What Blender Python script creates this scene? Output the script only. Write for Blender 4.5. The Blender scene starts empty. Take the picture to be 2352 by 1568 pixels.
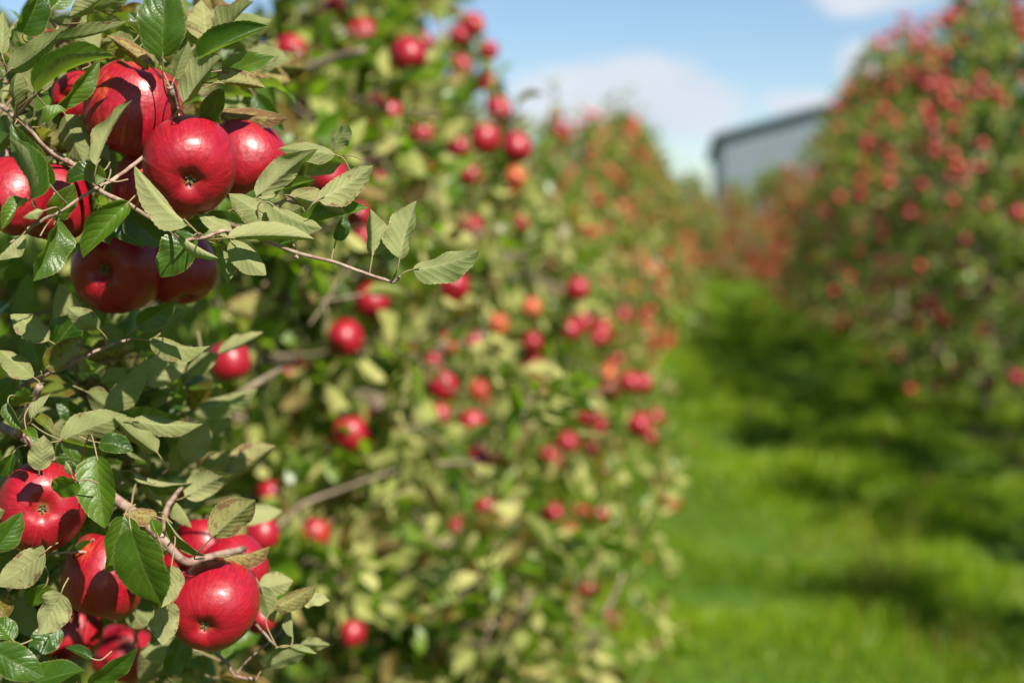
import bpy, math
import numpy as np
from mathutils import Vector, Matrix

sc = bpy.context.scene
COL = sc.collection
RAD = math.radians

# ------------------------------------------------------------------ camera
YAW, PITCH, CAMZ = RAD(6.96), RAD(4.44), 1.5
cam_d = bpy.data.cameras.new("camera")
cam_d.lens, cam_d.sensor_width = 50, 36
cam_d.clip_start, cam_d.clip_end = 0.02, 3000
cam_d.dof.use_dof = True
cam_d.dof.focus_distance = 1.115
cam_d.dof.aperture_fstop = 3.3
cam = bpy.data.objects.new("camera", cam_d)
COL.objects.link(cam)
cam.location = (0, 0, CAMZ)
cam.rotation_euler = (RAD(90) - PITCH, 0, YAW)
sc.camera = cam

FWD = np.array([-math.sin(YAW) * math.cos(PITCH), math.cos(YAW) * math.cos(PITCH), -math.sin(PITCH)])
RGT = np.array([math.cos(YAW), math.sin(YAW), 0.0])
UPV = np.cross(RGT, FWD)
CAM = np.array([0, 0, CAMZ])
K = 0.72 / 2352.0          # metres per photo unit at one metre from the lens


def P(x, y, z):
    """World point seen at (x, y) of the 2352 wide photograph, z metres along the view axis."""
    return CAM + z * (FWD + (x - 1176) * K * RGT + (784 - y) * K * UPV)


def proj(p):
    q = np.asarray(p) - CAM
    d = q @ FWD
    return 1176 + (q @ RGT) / d / K, 784 - (q @ UPV) / d / K, d


# ------------------------------------------------------------------ light
SUN_AZ, SUN_EL = RAD(39), RAD(43.5)      # azimuth: to the right of straight behind the viewer (-Y)
SUN = np.array([math.sin(SUN_AZ) * math.cos(SUN_EL), -math.cos(SUN_AZ) * math.cos(SUN_EL), math.sin(SUN_EL)])
sun_d = bpy.data.lights.new("sun", 'SUN')
sun_d.energy, sun_d.angle, sun_d.color = 4.5, RAD(0.5), (1.0, 0.94, 0.81)
sun = bpy.data.objects.new("sun", sun_d)
COL.objects.link(sun)
sun.rotation_euler = Vector(SUN).to_track_quat('Z', 'Y').to_euler()
sun.location = (3, -3, 6)

sc.view_settings.view_transform = 'Standard'
sc.view_settings.look = 'None'
sc.view_settings.gamma = 1
sc.view_settings.exposure = 1.2
sc.cycles.max_bounces = 8
sc.cycles.diffuse_bounces = 3
sc.cycles.transmission_bounces = 4
sc.cycles.transparent_max_bounces = 6
sc.cycles.caustics_reflective = False
sc.cycles.caustics_refractive = False
sc.cycles.sample_clamp_indirect = 8


class NT:
    """Tiny helper around a node tree."""
    def __init__(self, tree):
        self.t = tree
        tree.nodes.clear()

    def n(self, kind, **kw):
        nd = self.t.nodes.new(kind)
        ins = kw.pop('ins', {})
        for k, v in kw.items():
            setattr(nd, k, v)
        for k, v in ins.items():
            self.put(nd.inputs[k], v)
        return nd

    def put(self, sock, v):
        if isinstance(v, bpy.types.NodeSocket):
            self.t.links.new(v, sock)
        else:
            sock.default_value = v

    def m(self, op, a, b=0.0, c=0.0, clamp=False):
        nd = self.t.nodes.new('ShaderNodeMath')
        nd.operation, nd.use_clamp = op, clamp
        self.put(nd.inputs[0], a)
        self.put(nd.inputs[1], b)
        self.put(nd.inputs[2], c)
        return nd.outputs[0]

    def mix(self, f, a, b, blend='MIX'):
        nd = self.t.nodes.new('ShaderNodeMix')
        nd.data_type, nd.blend_type = 'RGBA', blend
        self.put(nd.inputs[0], f)
        self.put(nd.inputs[6], a if isinstance(a, bpy.types.NodeSocket) else (*a, 1))
        self.put(nd.inputs[7], b if isinstance(b, bpy.types.NodeSocket) else (*b, 1))
        return nd.outputs[2]

    def smooth(self, v, lo, hi):
        nd = self.t.nodes.new('ShaderNodeMapRange')
        nd.interpolation_type = 'SMOOTHSTEP'
        self.put(nd.inputs[0], v)
        self.put(nd.inputs[1], lo)
        self.put(nd.inputs[2], hi)
        return nd.outputs[0]

    def noise(self, vec, scale, detail=3.0, rough=0.5):
        nd = self.n('ShaderNodeTexNoise', ins={'Scale': scale, 'Detail': detail, 'Roughness': rough})
        self.put(nd.inputs['Vector'], vec)
        return nd.outputs['Fac']

    def comb(self, x, y, z):
        nd = self.t.nodes.new('ShaderNodeCombineXYZ')
        for i, v in enumerate((x, y, z)):
            self.put(nd.inputs[i], v)
        return nd.outputs[0]

    def sep(self, v):
        nd = self.t.nodes.new('ShaderNodeSeparateXYZ')
        self.put(nd.inputs[0], v)
        return nd.outputs


# ------------------------------------------------------------------ sky
world = bpy.data.worlds.new("World")
sc.world = world
world.use_nodes = True
w = NT(world.node_tree)
sky = w.n('ShaderNodeTexSky', sky_type='NISHITA', sun_disc=False, sun_elevation=SUN_EL,
          sun_rotation=math.atan2(SUN[0], SUN[1]), altitude=50, air_density=1.0, dust_density=0.15, ozone_density=3.5)
d3 = w.n('ShaderNodeTexCoord').outputs['Generated']
dx, dy, dz = w.sep(d3)
yy = w.m('MAXIMUM', dy, 0.08)
ca = w.m('DIVIDE', dx, yy)
ce = w.m('DIVIDE', dz, yy)
warp = w.noise(d3, 8.0, 6, 0.62)
wv = w.m('MULTIPLY', w.m('SUBTRACT', warp, 0.5), 3.4)


def cloud(a0, e0, sa, se):
    qa = w.m('DIVIDE', w.m('SUBTRACT', ca, a0), sa)
    qe = w.m('DIVIDE', w.m('SUBTRACT', ce, e0), se)
    d = w.m('ADD', w.m('MULTIPLY', qa, qa), w.m('MULTIPLY', qe, qe))
    return w.smooth(w.m('ADD', w.m('SUBTRACT', 1.0, d), wv), -0.25, 0.6)


cl = cloud(-0.040, 0.090, 0.10, 0.032)
for args in ((0.115, 0.165, 0.05, 0.022), (0.127, 0.112, 0.03, 0.022), (0.075, 0.088, 0.03, 0.009),
             (-0.32, 0.19, 0.10, 0.02)):
    cl = w.m('MAXIMUM', cl, cloud(*args))
high = w.smooth(w.noise(w.comb(ca, ce, 0.0), 2.4, 6, 0.6), 0.56, 0.8)
cl = w.m('MAXIMUM', cl, w.m('MULTIPLY', high, w.smooth(dz, 0.16, 0.4)))
cloud_c = w.mix(w.noise(d3, 16.0, 4), (5.0, 5.5, 6.4), (7.0, 7.3, 7.8))
skyc = w.mix(w.m('MULTIPLY', cl, 0.93), sky.outputs[0], cloud_c)
bg = w.n('ShaderNodeBackground', ins={'Color': skyc, 'Strength': 0.054})
w.t.links.new(bg.outputs[0], w.n('ShaderNodeOutputWorld').inputs['Surface'])


# ------------------------------------------------------------------ materials
def material(name):
    m = bpy.data.materials.new(name)
    m.use_nodes = True
    t = NT(m.node_tree)
    out = t.n('ShaderNodeOutputMaterial')
    return m, t, out


def leaf_material(name, top_a, top_b, und_a, und_b, fine=True, trans=0.33):
    m, t, out = material(name)
    uv = t.n('ShaderNodeUVMap', uv_map='UVMap').outputs[0]
    u, v01, _ = t.sep(uv)
    rnd = t.n('ShaderNodeAttribute', attribute_name='rnd').outputs['Fac']
    age = t.n('ShaderNodeAttribute', attribute_name='age').outputs['Fac']
    av = t.m('ABSOLUTE', t.m('SUBTRACT', t.m('MULTIPLY', v01, 2.0), 1.0))
    geo = t.n('ShaderNodeNewGeometry')
    under = geo.outputs['Backfacing']
    off = t.comb(t.m('MULTIPLY', u, 1.0), t.m('MULTIPLY', v01, 0.6), t.m('MULTIPLY', rnd, 37.0))
    blotch = t.noise(off, 4.0, 3)
    top = t.mix(t.m('ADD', t.m('MULTIPLY', rnd, 0.75), t.m('MULTIPLY', t.m('SUBTRACT', blotch, 0.5), 0.8), clamp=True), top_a, top_b)
    und = t.mix(t.m('ADD', t.m('MULTIPLY', rnd, 0.8), t.m('MULTIPLY', t.m('SUBTRACT', blotch, 0.5), 0.7), clamp=True), und_a, und_b)
    # ageing: yellowing, then rusty blotches from the edge inwards
    yel = t.smooth(age, 0.25, 0.8)
    top = t.mix(t.m('MULTIPLY', yel, 0.75), top, (0.22, 0.19, 0.035))
    und = t.mix(t.m('MULTIPLY', yel, 0.75), und, (0.30, 0.23, 0.07))
    rust_n = t.noise(off, 9.0, 5, 0.65)
    rust = t.smooth(t.m('ADD', t.m('ADD', rust_n, t.m('MULTIPLY', age, 0.36)), t.m('MULTIPLY', t.m('POWER', av, 3.0), 0.22)), 0.75, 0.85)
    rust = t.m('MULTIPLY', rust, 0.8)
    top = t.mix(rust, top, (0.13, 0.05, 0.018))
    und = t.mix(rust, und, (0.17, 0.075, 0.045))
    # midrib and side veins
    rib = t.m('SUBTRACT', 1.0, t.smooth(av, 0.02, 0.085))
    ph = t.m('ADD', t.m('SUBTRACT', t.m('MULTIPLY', u, 7.5), t.m('MULTIPLY', av, 2.1)), t.m('MULTIPLY', t.noise(off, 3.0, 2), 1.3))
    tri = t.m('ABSOLUTE', t.m('SUBTRACT', t.m('FRACT', ph), 0.5))
    vein = t.m('SUBTRACT', 1.0, t.smooth(tri, 0.0, 0.09))
    vall = t.m('MAXIMUM', rib, t.m('MULTIPLY', vein, 0.5))
    top = t.mix(t.m('MULTIPLY', vall, 0.38), top, (0.15, 0.20, 0.05))
    und = t.mix(t.m('MULTIPLY', vall, 0.24), und, (0.50, 0.50, 0.30))
    edge = t.m('MULTIPLY', t.smooth(av, 0.90, 1.0), 0.45)
    top = t.mix(edge, top, (0.30, 0.30, 0.09))
    und = t.mix(edge, und, (0.42, 0.40, 0.18))
    col = t.mix(under, top, und)
    rough = t.m('ADD', t.m('MULTIPLY', under, 0.38), t.m('ADD', 0.33, t.m('MULTIPLY', rnd, 0.1)))
    bs = t.n('ShaderNodeBsdfPrincipled', ins={'Base Color': col, 'Roughness': rough})
    t.put(bs.inputs['Specular IOR Level'], t.m('SUBTRACT', 0.55, t.m('MULTIPLY', under, 0.4)))
    if fine:
        cells = t.n('ShaderNodeTexVoronoi', feature='DISTANCE_TO_EDGE', ins={'Scale': 22.0, 'Vector': off}).outputs['Distance']
        h = t.m('ADD', t.m('MULTIPLY', t.smooth(tri, 0.0, 0.35), 1.0), t.m('MULTIPLY', t.smooth(cells, 0.0, 0.25), 0.35))
        h = t.m('ADD', h, t.m('MULTIPLY', t.smooth(av, 0.0, 0.16), 0.8))
        sgn = t.m('SUBTRACT', 1.0, t.m('MULTIPLY', under, 0.0))
        bmp = t.n('ShaderNodeBump', ins={'Strength': 0.26, 'Distance': 0.0010, 'Height': t.m('MULTIPLY', h, sgn)})
        t.t.links.new(bmp.outputs[0], bs.inputs['Normal'])
    glow = t.mix(yel, (0.26, 0.42, 0.025) if fine else (0.28, 0.50, 0.012), (0.42, 0.32, 0.05))
    glow = t.mix(t.m('MULTIPLY', rust, 0.8), glow, (0.12, 0.04, 0.01))
    tr = t.n('ShaderNodeBsdfTranslucent', ins={'Color': glow})
    mx = t.n('ShaderNodeMixShader', ins={0: trans})
    t.t.links.new(bs.outputs[0], mx.inputs[1])
    t.t.links.new(tr.outputs[0], mx.inputs[2])
    t.t.links.new(mx.outputs[0], out.inputs[0])
    return m


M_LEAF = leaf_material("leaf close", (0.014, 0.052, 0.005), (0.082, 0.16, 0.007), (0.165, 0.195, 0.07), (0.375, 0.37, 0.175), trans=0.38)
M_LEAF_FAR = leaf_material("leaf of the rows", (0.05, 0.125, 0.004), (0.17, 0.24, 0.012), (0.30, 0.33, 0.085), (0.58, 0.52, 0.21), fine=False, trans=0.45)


def bark_material(name, a, b, scale):
    m, t, out = material(name)
    co = t.n('ShaderNodeTexCoord').outputs['Object']
    n1 = t.noise(co, scale, 5, 0.65)
    n2 = t.noise(co, scale * 5, 3, 0.6)
    bs = t.n('ShaderNodeBsdfPrincipled', ins={'Base Color': t.mix(t.smooth(n1, 0.3, 0.7), a, b), 'Roughness': 0.75})
    bmp = t.n('ShaderNodeBump', ins={'Strength': 0.5, 'Distance': 0.001, 'Height': n2})
    t.t.links.new(bmp.outputs[0], bs.inputs['Normal'])
    t.t.links.new(bs.outputs[0], out.inputs[0])
    return m


M_TWIG = bark_material("young twig bark", (0.16, 0.085, 0.065), (0.33, 0.24, 0.19), 90)
M_BARK = bark_material("orchard trunk bark", (0.12, 0.085, 0.06), (0.27, 0.20, 0.14), 22)
M_PET = bark_material("leaf stalk", (0.17, 0.16, 0.055), (0.25, 0.15, 0.10), 60)


def apple_material():
    m, t, out = material("apple skin")
    co = t.n('ShaderNodeTexCoord').outputs['Object']
    x, y, z = t.sep(co)
    oi = t.n('ShaderNodeObjectInfo')
    shift = t.m('MULTIPLY', oi.outputs['Random'], 50.0)
    yel = t.sep(oi.outputs['Color'])[0]
    # unit-radius coordinates (meshes are built 1 unit in radius and scaled)
    big = t.noise(t.comb(t.m('ADD', x, shift), y, t.m('MULTIPLY', z, 0.7)), 1.1, 2)
    ang = t.m('ARCTAN2', y, x)
    streak = t.noise(t.comb(t.m('MULTIPLY', t.m('COSINE', ang), 7.0), t.m('MULTIPLY', t.m('SINE', ang), 7.0), t.m('ADD', t.m('MULTIPLY', z, 1.0), shift)), 2.6, 4, 0.65)
    mott = t.noise(t.comb(t.m('ADD', x, shift), y, z), 9.0, 4, 0.6)
    red = t.mix(t.smooth(streak, 0.36, 0.68), (0.20, 0.001, 0.010), (0.315, 0.003, 0.014))
    red = t.mix(t.m('MULTIPLY', t.smooth(mott, 0.5, 0.75), 0.16), red, (0.42, 0.022, 0.024))
    ends = t.smooth(t.m('MULTIPLY', z, -1.0), 0.45, 0.95)
    yf = t.m('ADD', t.m('ADD', t.m('MULTIPLY', big, 0.9), t.m('MULTIPLY', yel, 0.75)), t.m('MULTIPLY', t.m('SUBTRACT', streak, 0.5), 0.55))
    yf = t.smooth(yf, 0.72, 1.12)
    col = t.mix(t.m('MULTIPLY', yf, 0.85), red, t.mix(t.smooth(mott, 0.4, 0.7), (0.55, 0.095, 0.022), (0.56, 0.20, 0.045)))
    rr = t.m('SQRT', t.m('ADD', t.m('MULTIPLY', x, x), t.m('MULTIPLY', y, y)))
    cav = t.m('SUBTRACT', 1.0, t.smooth(rr, 0.05, 0.24))
    col = t.mix(t.m('MULTIPLY', cav, 0.5), col, (0.20, 0.12, 0.03))
    vor = t.n('ShaderNodeTexVoronoi', feature='F1', ins={'Scale': 13.0, 'Vector': co})
    dots = t.m('SUBTRACT', 1.0, t.smooth(vor.outputs['Distance'], 0.05, 0.12))
    col = t.mix(t.m('MULTIPLY', dots, 0.45), col, (0.60, 0.26, 0.17))
    rough = t.m('ADD', 0.41, t.m('MULTIPLY', big, 0.06))
    bs = t.n('ShaderNodeBsdfPrincipled', ins={'Base Color': col, 'Roughness': rough, 'Specular IOR Level': 0.45,
                                              'Subsurface Weight': 0.0, 'Coat Weight': 0.2, 'Coat Roughness': 0.28})
    bmp = t.n('ShaderNodeBump', ins={'Strength': 0.10, 'Distance': 0.012, 'Height': t.noise(co, 5.0, 3)})
    t.t.links.new(bmp.outputs[0], bs.inputs['Normal'])
    t.t.links.new(bs.outputs[0], out.inputs[0])
    return m


M_APPLE = apple_material()
M_STEM = bark_material("apple stalk", (0.09, 0.055, 0.03), (0.22, 0.15, 0.07), 5)
M_CALYX = bark_material("dried calyx", (0.045, 0.042, 0.018), (0.12, 0.115, 0.04), 6)


def grass_material():
    m, t, out = material("grass blades")
    rnd = t.n('ShaderNodeAttribute', attribute_name='rnd').outputs['Fac']
    age = t.n('ShaderNodeAttribute', attribute_name='age').outputs['Fac']
    col = t.mix(rnd, (0.048, 0.120, 0.002), (0.24, 0.34, 0.006))
    col = t.mix(age, col, (0.34, 0.24, 0.05))
    bs = t.n('ShaderNodeBsdfPrincipled', ins={'Base Color': col, 'Roughness': 0.45, 'Specular IOR Level': 0.4})
    tr = t.n('ShaderNodeBsdfTranslucent', ins={'Color': t.mix(age, t.mix(rnd, (0.15, 0.36, 0.003), (0.42, 0.64, 0.008)), (0.4, 0.3, 0.06))})
    mx = t.n('ShaderNodeMixShader', ins={0: 0.38})
    t.t.links.new(bs.outputs[0], mx.inputs[1])
    t.t.links.new(tr.outputs[0], mx.inputs[2])
    t.t.links.new(mx.outputs[0], out.inputs[0])
    return m


M_GRASS = grass_material()


def ground_material():
    m, t, out = material("orchard turf")
    co = t.n('ShaderNodeTexCoord').outputs['Object']
    n1 = t.noise(co, 0.7, 5, 0.6)
    n2 = t.noise(co, 14.0, 5, 0.7)
    col = t.mix(t.smooth(n2, 0.3, 0.7), (0.03, 0.065, 0.005), (0.09, 0.17, 0.012))
    col = t.mix(t.m('MULTIPLY', t.smooth(n1, 0.5, 0.75), 0.5), col, (0.10, 0.13, 0.02))
    bs = t.n('ShaderNodeBsdfPrincipled', ins={'Base Color': col, 'Roughness': 0.9, 'Specular IOR Level': 0.2})
    bmp = t.n('ShaderNodeBump', ins={'Strength': 0.8, 'Distance': 0.05, 'Height': n2})
    t.t.links.new(bmp.outputs[0], bs.inputs['Normal'])
    t.t.links.new(bs.outputs[0], out.inputs[0])
    return m


def soil_material():
    m, t, out = material("bare strip soil")
    co = t.n('ShaderNodeTexCoord').outputs['Object']
    n1 = t.noise(co, 3.0, 6, 0.65)
    col = t.mix(t.smooth(n1, 0.3, 0.7), (0.035, 0.028, 0.014), (0.085, 0.075, 0.03))
    bs = t.n('ShaderNodeBsdfPrincipled', ins={'Base Color': col, 'Roughness': 0.95, 'Specular IOR Level': 0.1})
    t.t.links.new(bs.outputs[0], out.inputs[0])
    return m


def metal_material(name, col, rough=0.5):
    m, t, out = material(name)
    co = t.n('ShaderNodeTexCoord').outputs['Object']
    n1 = t.noise(co, 0.6, 5, 0.6)
    c = t.mix(n1, tuple(0.85 * k for k in col), tuple(1.12 * k for k in col))
    bs = t.n('ShaderNodeBsdfPrincipled', ins={'Base Color': c, 'Roughness': rough, 'Metallic': 0.0})
    t.t.links.new(bs.outputs[0], out.inputs[0])
    return m


# ------------------------------------------------------------------ object helpers
def link(name, data, parent=None, **props):
    o = bpy.data.objects.new(name, data)
    COL.objects.link(o)
    if parent is not None:
        o.parent = parent
    for k, v in props.items():
        o[k] = v
    return o


def make_mesh(name, V, F, mats, smooth=True, uv=None, attrs=None, mat_idx=None):
    me = bpy.data.meshes.new(name)
    V = np.asarray(V, dtype=np.float32)
    me.vertices.add(len(V))
    me.vertices.foreach_set('co', V.ravel())
    F = np.asarray(F, dtype=np.int32)
    nf, k = F.shape
    me.loops.add(nf * k)
    me.loops.foreach_set('vertex_index', F.ravel())
    me.polygons.add(nf)
    me.polygons.foreach_set('loop_start', np.arange(0, nf * k, k, dtype=np.int32))
    me.polygons.foreach_set('loop_total', np.full(nf, k, dtype=np.int32))
    if mat_idx is not None:
        me.polygons.foreach_set('material_index', np.asarray(mat_idx, dtype=np.int32))
    me.polygons.foreach_set('use_smooth', np.full(nf, smooth))
    for mm in mats:
        me.materials.append(mm)
    if uv is not None:
        lay = me.uv_layers.new(name='UVMap')
        lay.data.foreach_set('uv', np.asarray(uv, dtype=np.float32)[F.ravel()].ravel())
    for an, arr in (attrs or {}).items():
        a = me.attributes.new(an, 'FLOAT', 'POINT')
        a.data.foreach_set('value', np.asarray(arr, dtype=np.float32))
    me.update()
    me.validate()
    return me


class Bag:
    """Collects pieces (quads) with uv, rnd, age and a material index."""
    def __init__(self):
        self.V, self.F, self.U, self.R, self.A, self.M, self.n = [], [], [], [], [], [], 0

    def add(self, V, F, uv=None, rnd=0.5, age=0.0, mat=0):
        V = np.asarray(V, float).reshape(-1, 3)
        F = np.asarray(F, int)
        if not len(F):
            return
        n = len(V)
        self.V.append(V)
        self.F.append(F + self.n)
        self.U.append(np.zeros((n, 2)) if uv is None else uv)
        self.R.append(np.broadcast_to(np.asarray(rnd, float), (n,)))
        self.A.append(np.broadcast_to(np.asarray(age, float), (n,)))
        self.M.append(np.full(len(F), mat))
        self.n += n

    def mesh(self, name, mats, origin=(0, 0, 0)):
        return make_mesh(name, np.concatenate(self.V) - np.asarray(origin), np.concatenate(self.F), mats, uv=np.concatenate(self.U),
                         attrs={'rnd': np.concatenate(self.R), 'age': np.concatenate(self.A)}, mat_idx=np.concatenate(self.M))


def unit(a):
    a = np.asarray(a, float)
    return a / np.maximum(np.linalg.norm(a, axis=-1, keepdims=True), 1e-9)


def tube(pts, radii, seg=6, caps=True):
    pts = np.asarray(pts, float)
    n = len(pts)
    radii = np.broadcast_to(np.asarray(radii, float), (n,))
    tan = unit(np.gradient(pts, axis=0))
    ref = np.array([0.0, 0, 1]) if abs(tan[0][2]) < 0.9 else np.array([1.0, 0, 0])
    V = []
    nrm = unit(np.cross(tan[0], ref))
    for i in range(n):
        nrm = unit(nrm - tan[i] * (nrm @ tan[i]))
        b = np.cross(tan[i], nrm)
        a = np.arange(seg) * 2 * np.pi / seg
        V.append(pts[i] + radii[i] * (np.cos(a)[:, None] * nrm + np.sin(a)[:, None] * b))
    V = np.concatenate(V)
    F = [(i * seg + k, i * seg + (k + 1) % seg, (i + 1) * seg + (k + 1) % seg, (i + 1) * seg + k) for i in range(n - 1) for k in range(seg)]
    if caps:
        V = np.concatenate([V, pts[:1], pts[-1:]])
        c0, c1 = n * seg, n * seg + 1
        for k in range(0, seg, 2):
            F.append((c0, (k + 2) % seg, k + 1, k))
            e = (n - 1) * seg
            F.append((c1, e + k, e + k + 1, e + (k + 2) % seg))
    return V, F


def smooth_path(pts, k=4):
    """Catmull-Rom through the points."""
    p = np.asarray(pts, float)
    if len(p) < 3:
        return np.array([p[0] + (p[-1] - p[0]) * t for t in np.linspace(0, 1, k + 1)])
    q = np.vstack([2 * p[0] - p[1], p, 2 * p[-1] - p[-2]])
    out = []
    for i in range(1, len(q) - 2):
        for t in np.linspace(0, 1, k, endpoint=False):
            out.append(0.5 * (2 * q[i] + (q[i + 1] - q[i - 1]) * t + (2 * q[i - 1] - 5 * q[i] + 4 * q[i + 1] - q[i + 2]) * t * t
                              + (3 * q[i] - q[i - 1] - 3 * q[i + 1] + q[i + 2]) * t ** 3))
    out.append(p[-1])
    return np.array(out)


def leaves(base, axis, normal, L, W, fold, bend, wave, phase, nu, nv, serr=0.0, curl=None, twist=None):
    """N leaf blades as one array: returns V (N*(nu+1)*(nv+1),3), F, uv. W = full width. The normal side is the upper side."""
    base, axis, normal = (np.asarray(a, float).reshape(-1, 3) for a in (base, axis, normal))
    N = len(base)
    ar = lambda a: np.broadcast_to(np.asarray(0.0 if a is None else a, float), (N,))[:, None, None]
    L, W, fold, bend, wave, phase, curl, twist = map(ar, (L, W, fold, bend, wave, phase, curl, twist))
    axis = unit(axis)
    normal = unit(normal - axis * np.sum(axis * normal, -1, keepdims=True))
    side = np.cross(normal, axis)
    u = np.linspace(0, 1, nu + 1)[None, :, None]
    v = np.linspace(-1, 1, nv + 1)[None, None, :]
    shp = (np.maximum(u, 0) ** 0.58) * (np.maximum(1 - u, 0) ** 0.86)
    shp = shp / shp.max()
    shp = shp * (1 - 0.25 * np.clip((u - 0.8) / 0.2, 0, 1))
    irr = 0.035 * np.sin(9 * u + 2.1 * phase + 2 * np.sign(v)) + 0.025 * np.sin(17 * u + 3.3 * phase - 1.5 * np.sign(v))
    ser = 1 + irr * np.abs(v) + serr * (np.abs(v) > 0.99) * np.where((np.arange(nu + 1) % 2 == 0)[None, :, None], 1.0, -1.0)
    hw = 0.5 * W * shp * ser
    # blade centre line: an arc whose chord is the axis
    B = np.where(np.abs(bend) < 1e-3, 1e-3, bend)
    th = B * (u - 0.5)
    cs = L * (np.sin(th) + np.sin(B * 0.5)) / (2 * np.sin(B * 0.5))
    cn = L * (np.cos(th) - np.cos(B * 0.5)) / (2 * np.sin(B * 0.5))
    tw = twist * (u - 0.5)
    # cross-section: two halves folded upward, edges rolled by curl
    a = fold + curl * np.abs(v)
    ac = np.where(np.abs(curl) < 1e-3, np.cos(fold) * np.abs(v), (np.sin(a) - np.sin(fold)) / np.where(np.abs(curl) < 1e-3, 1, curl))
    az = np.where(np.abs(curl) < 1e-3, np.sin(fold) * np.abs(v), (np.cos(fold) - np.cos(a)) / np.where(np.abs(curl) < 1e-3, 1, curl))
    x = hw * ac * np.sign(v)
    zz = hw * az + wave * W * np.sin(2 * np.pi * 2.3 * u + phase + 1.7 * np.sign(v)) * np.abs(v) ** 1.5 * shp
    x, zz = x * np.cos(tw) - zz * np.sin(tw), x * np.sin(tw) + zz * np.cos(tw)
    along = cs - zz * np.sin(-th)
    out = cn + zz * np.cos(th)
    e = lambda q: q[:, None, None, :]
    V = e(base) + along[..., None] * e(axis) + out[..., None] * e(normal) + x[..., None] * e(side)
    uv = np.stack(np.broadcast_arrays(u + 0 * x, v * 0.5 + 0.5 + 0 * x), -1)
    i, j = np.meshgrid(np.arange(nu), np.arange(nv), indexing='ij')
    q = (i * (nv + 1) + j).ravel()
    quad = np.stack([q, q + nv + 1, q + nv + 2, q + 1], -1)      # normal on the upper side
    F = (quad[None] + (np.arange(N) * (nu + 1) * (nv + 1))[:, None, None]).reshape(-1, 4)
    return V.reshape(-1, 3), F, uv.reshape(-1, 2)


# ------------------------------------------------------------------ ground
gs = 1500.0
gx = np.concatenate([[-gs, -300, -80, -30], np.linspace(-12, 12, 49), [30, 80, 300, gs]])
gy = np.concatenate([[-200, -40, -12], np.linspace(-6, 40, 93), [60, 100, 300, gs]])
rg = np.random.default_rng(3)
GX, GY = np.meshgrid(gx, gy, indexing='ij')


def ground_z(x, y):
    return 0.035 * np.sin(1.7 * x + 0.6 * y) * np.sin(1.1 * y + 0.5) + 0.02 * np.sin(4.1 * x - 2.3 * y) + 0.03 * np.sin(5.2 * y + 1.1 * np.sin(1.3 * x))


near = (np.abs(GX) < 13) & (np.abs(GY) < 41)
GZ = np.where(near, ground_z(GX, GY), 0.0)
ny = len(gy)
ii, jj = np.meshgrid(np.arange(len(gx) - 1), np.arange(ny - 1), indexing='ij')
q = (ii * ny + jj).ravel()
GF = np.stack([q, q + ny, q + ny + 1, q + 1], -1)
link("ground", make_mesh("ground", np.stack([GX, GY, GZ], -1).reshape(-1, 3), GF, [ground_material()]), kind="structure")
M_SOIL = soil_material()
for cx, nm in ((-0.95, "soil_strip"), (2.55, "soil_strip")):
    sx = np.linspace(cx - 0.42, cx + 0.42, 7)
    sy = np.linspace(-6, 42, 140)
    SX, SY = np.meshgrid(sx, sy, indexing='ij')
    SX = SX + 0.10 * np.sin(SY * 2.1 + SX) * (np.abs(SX - cx) > 0.4)
    SZ = ground_z(SX, SY) + 0.012
    n2 = len(sy)
    ii, jj = np.meshgrid(np.arange(len(sx) - 1), np.arange(n2 - 1), indexing='ij')
    q = (ii * n2 + jj).ravel()
    link(nm, make_mesh(nm, np.stack([SX, SY, SZ], -1).reshape(-1, 3), np.stack([q, q + n2, q + n2 + 1, q + 1], -1), [M_SOIL]), kind="structure")

# grass blades: dense near the lens, thinner far away
rs = np.random.default_rng(11)


def blades(n, x0, x1, y0, y1, h0, h1, wid, age_p=0.04, tuft=None):
    if tuft is None:
        x, y = rs.uniform(x0, x1, n), rs.uniform(y0, y1, n)
    else:
        x, y = rs.normal(tuft[0], tuft[2], n), rs.normal(tuft[1], tuft[2], n)
    clump = 0.5 + 0.5 * np.sin(2.9 * x + 1.3 * np.sin(1.9 * y)) * np.sin(2.3 * y + 1.1 * np.sin(2.6 * x))
    h = rs.uniform(h0, h1, n) * (0.3 + 1.7 * clump ** 1.6)
    a = rs.uniform(0, 2 * np.pi, n)
    lean = rs.uniform(0.1, 0.75, n) * h
    la = rs.uniform(0, 2 * np.pi, n)
    b = np.stack([x, y, ground_z(x, y) - 0.01], -1)
    sd = np.stack([np.cos(a), np.sin(a), 0 * a], -1) * (wid * rs.uniform(0.7, 1.4, n))[:, None]
    ld = np.stack([np.cos(la), np.sin(la), 0 * a], -1) * lean[:, None]
    up = np.stack([0 * a, 0 * a, h], -1)
    mid = b + up * 0.6 + ld * 0.35
    tip = b + up * (1 - 0.25 * (lean / h)[:, None]) + ld
    V = np.stack([b - sd, b + sd, mid + sd * 0.8, mid - sd * 0.8, tip + sd * 0.12, tip - sd * 0.12], 1).reshape(-1, 3)
    f = np.array([[0, 1, 2, 3], [3, 2, 4, 5]])
    F = (f[None] + (np.arange(n) * 6)[:, None, None]).reshape(-1, 4)
    big = 0.5 + 0.5 * np.sin(1.1 * x + 2.2 * y + 1.5 * np.sin(.8 * x)) * np.sin(.9 * y - 1.3 * x)
    rnd = np.clip(rs.uniform(0, 1, n) * 0.4 + 0.3 * clump + .4 * big - .05, 0, 1)
    age = np.where(rs.uniform(0, 1, n) < age_p, rs.uniform(0.4, 1, n), 0)
    return V, F, np.repeat(rnd, 6), np.repeat(age, 6)


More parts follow.
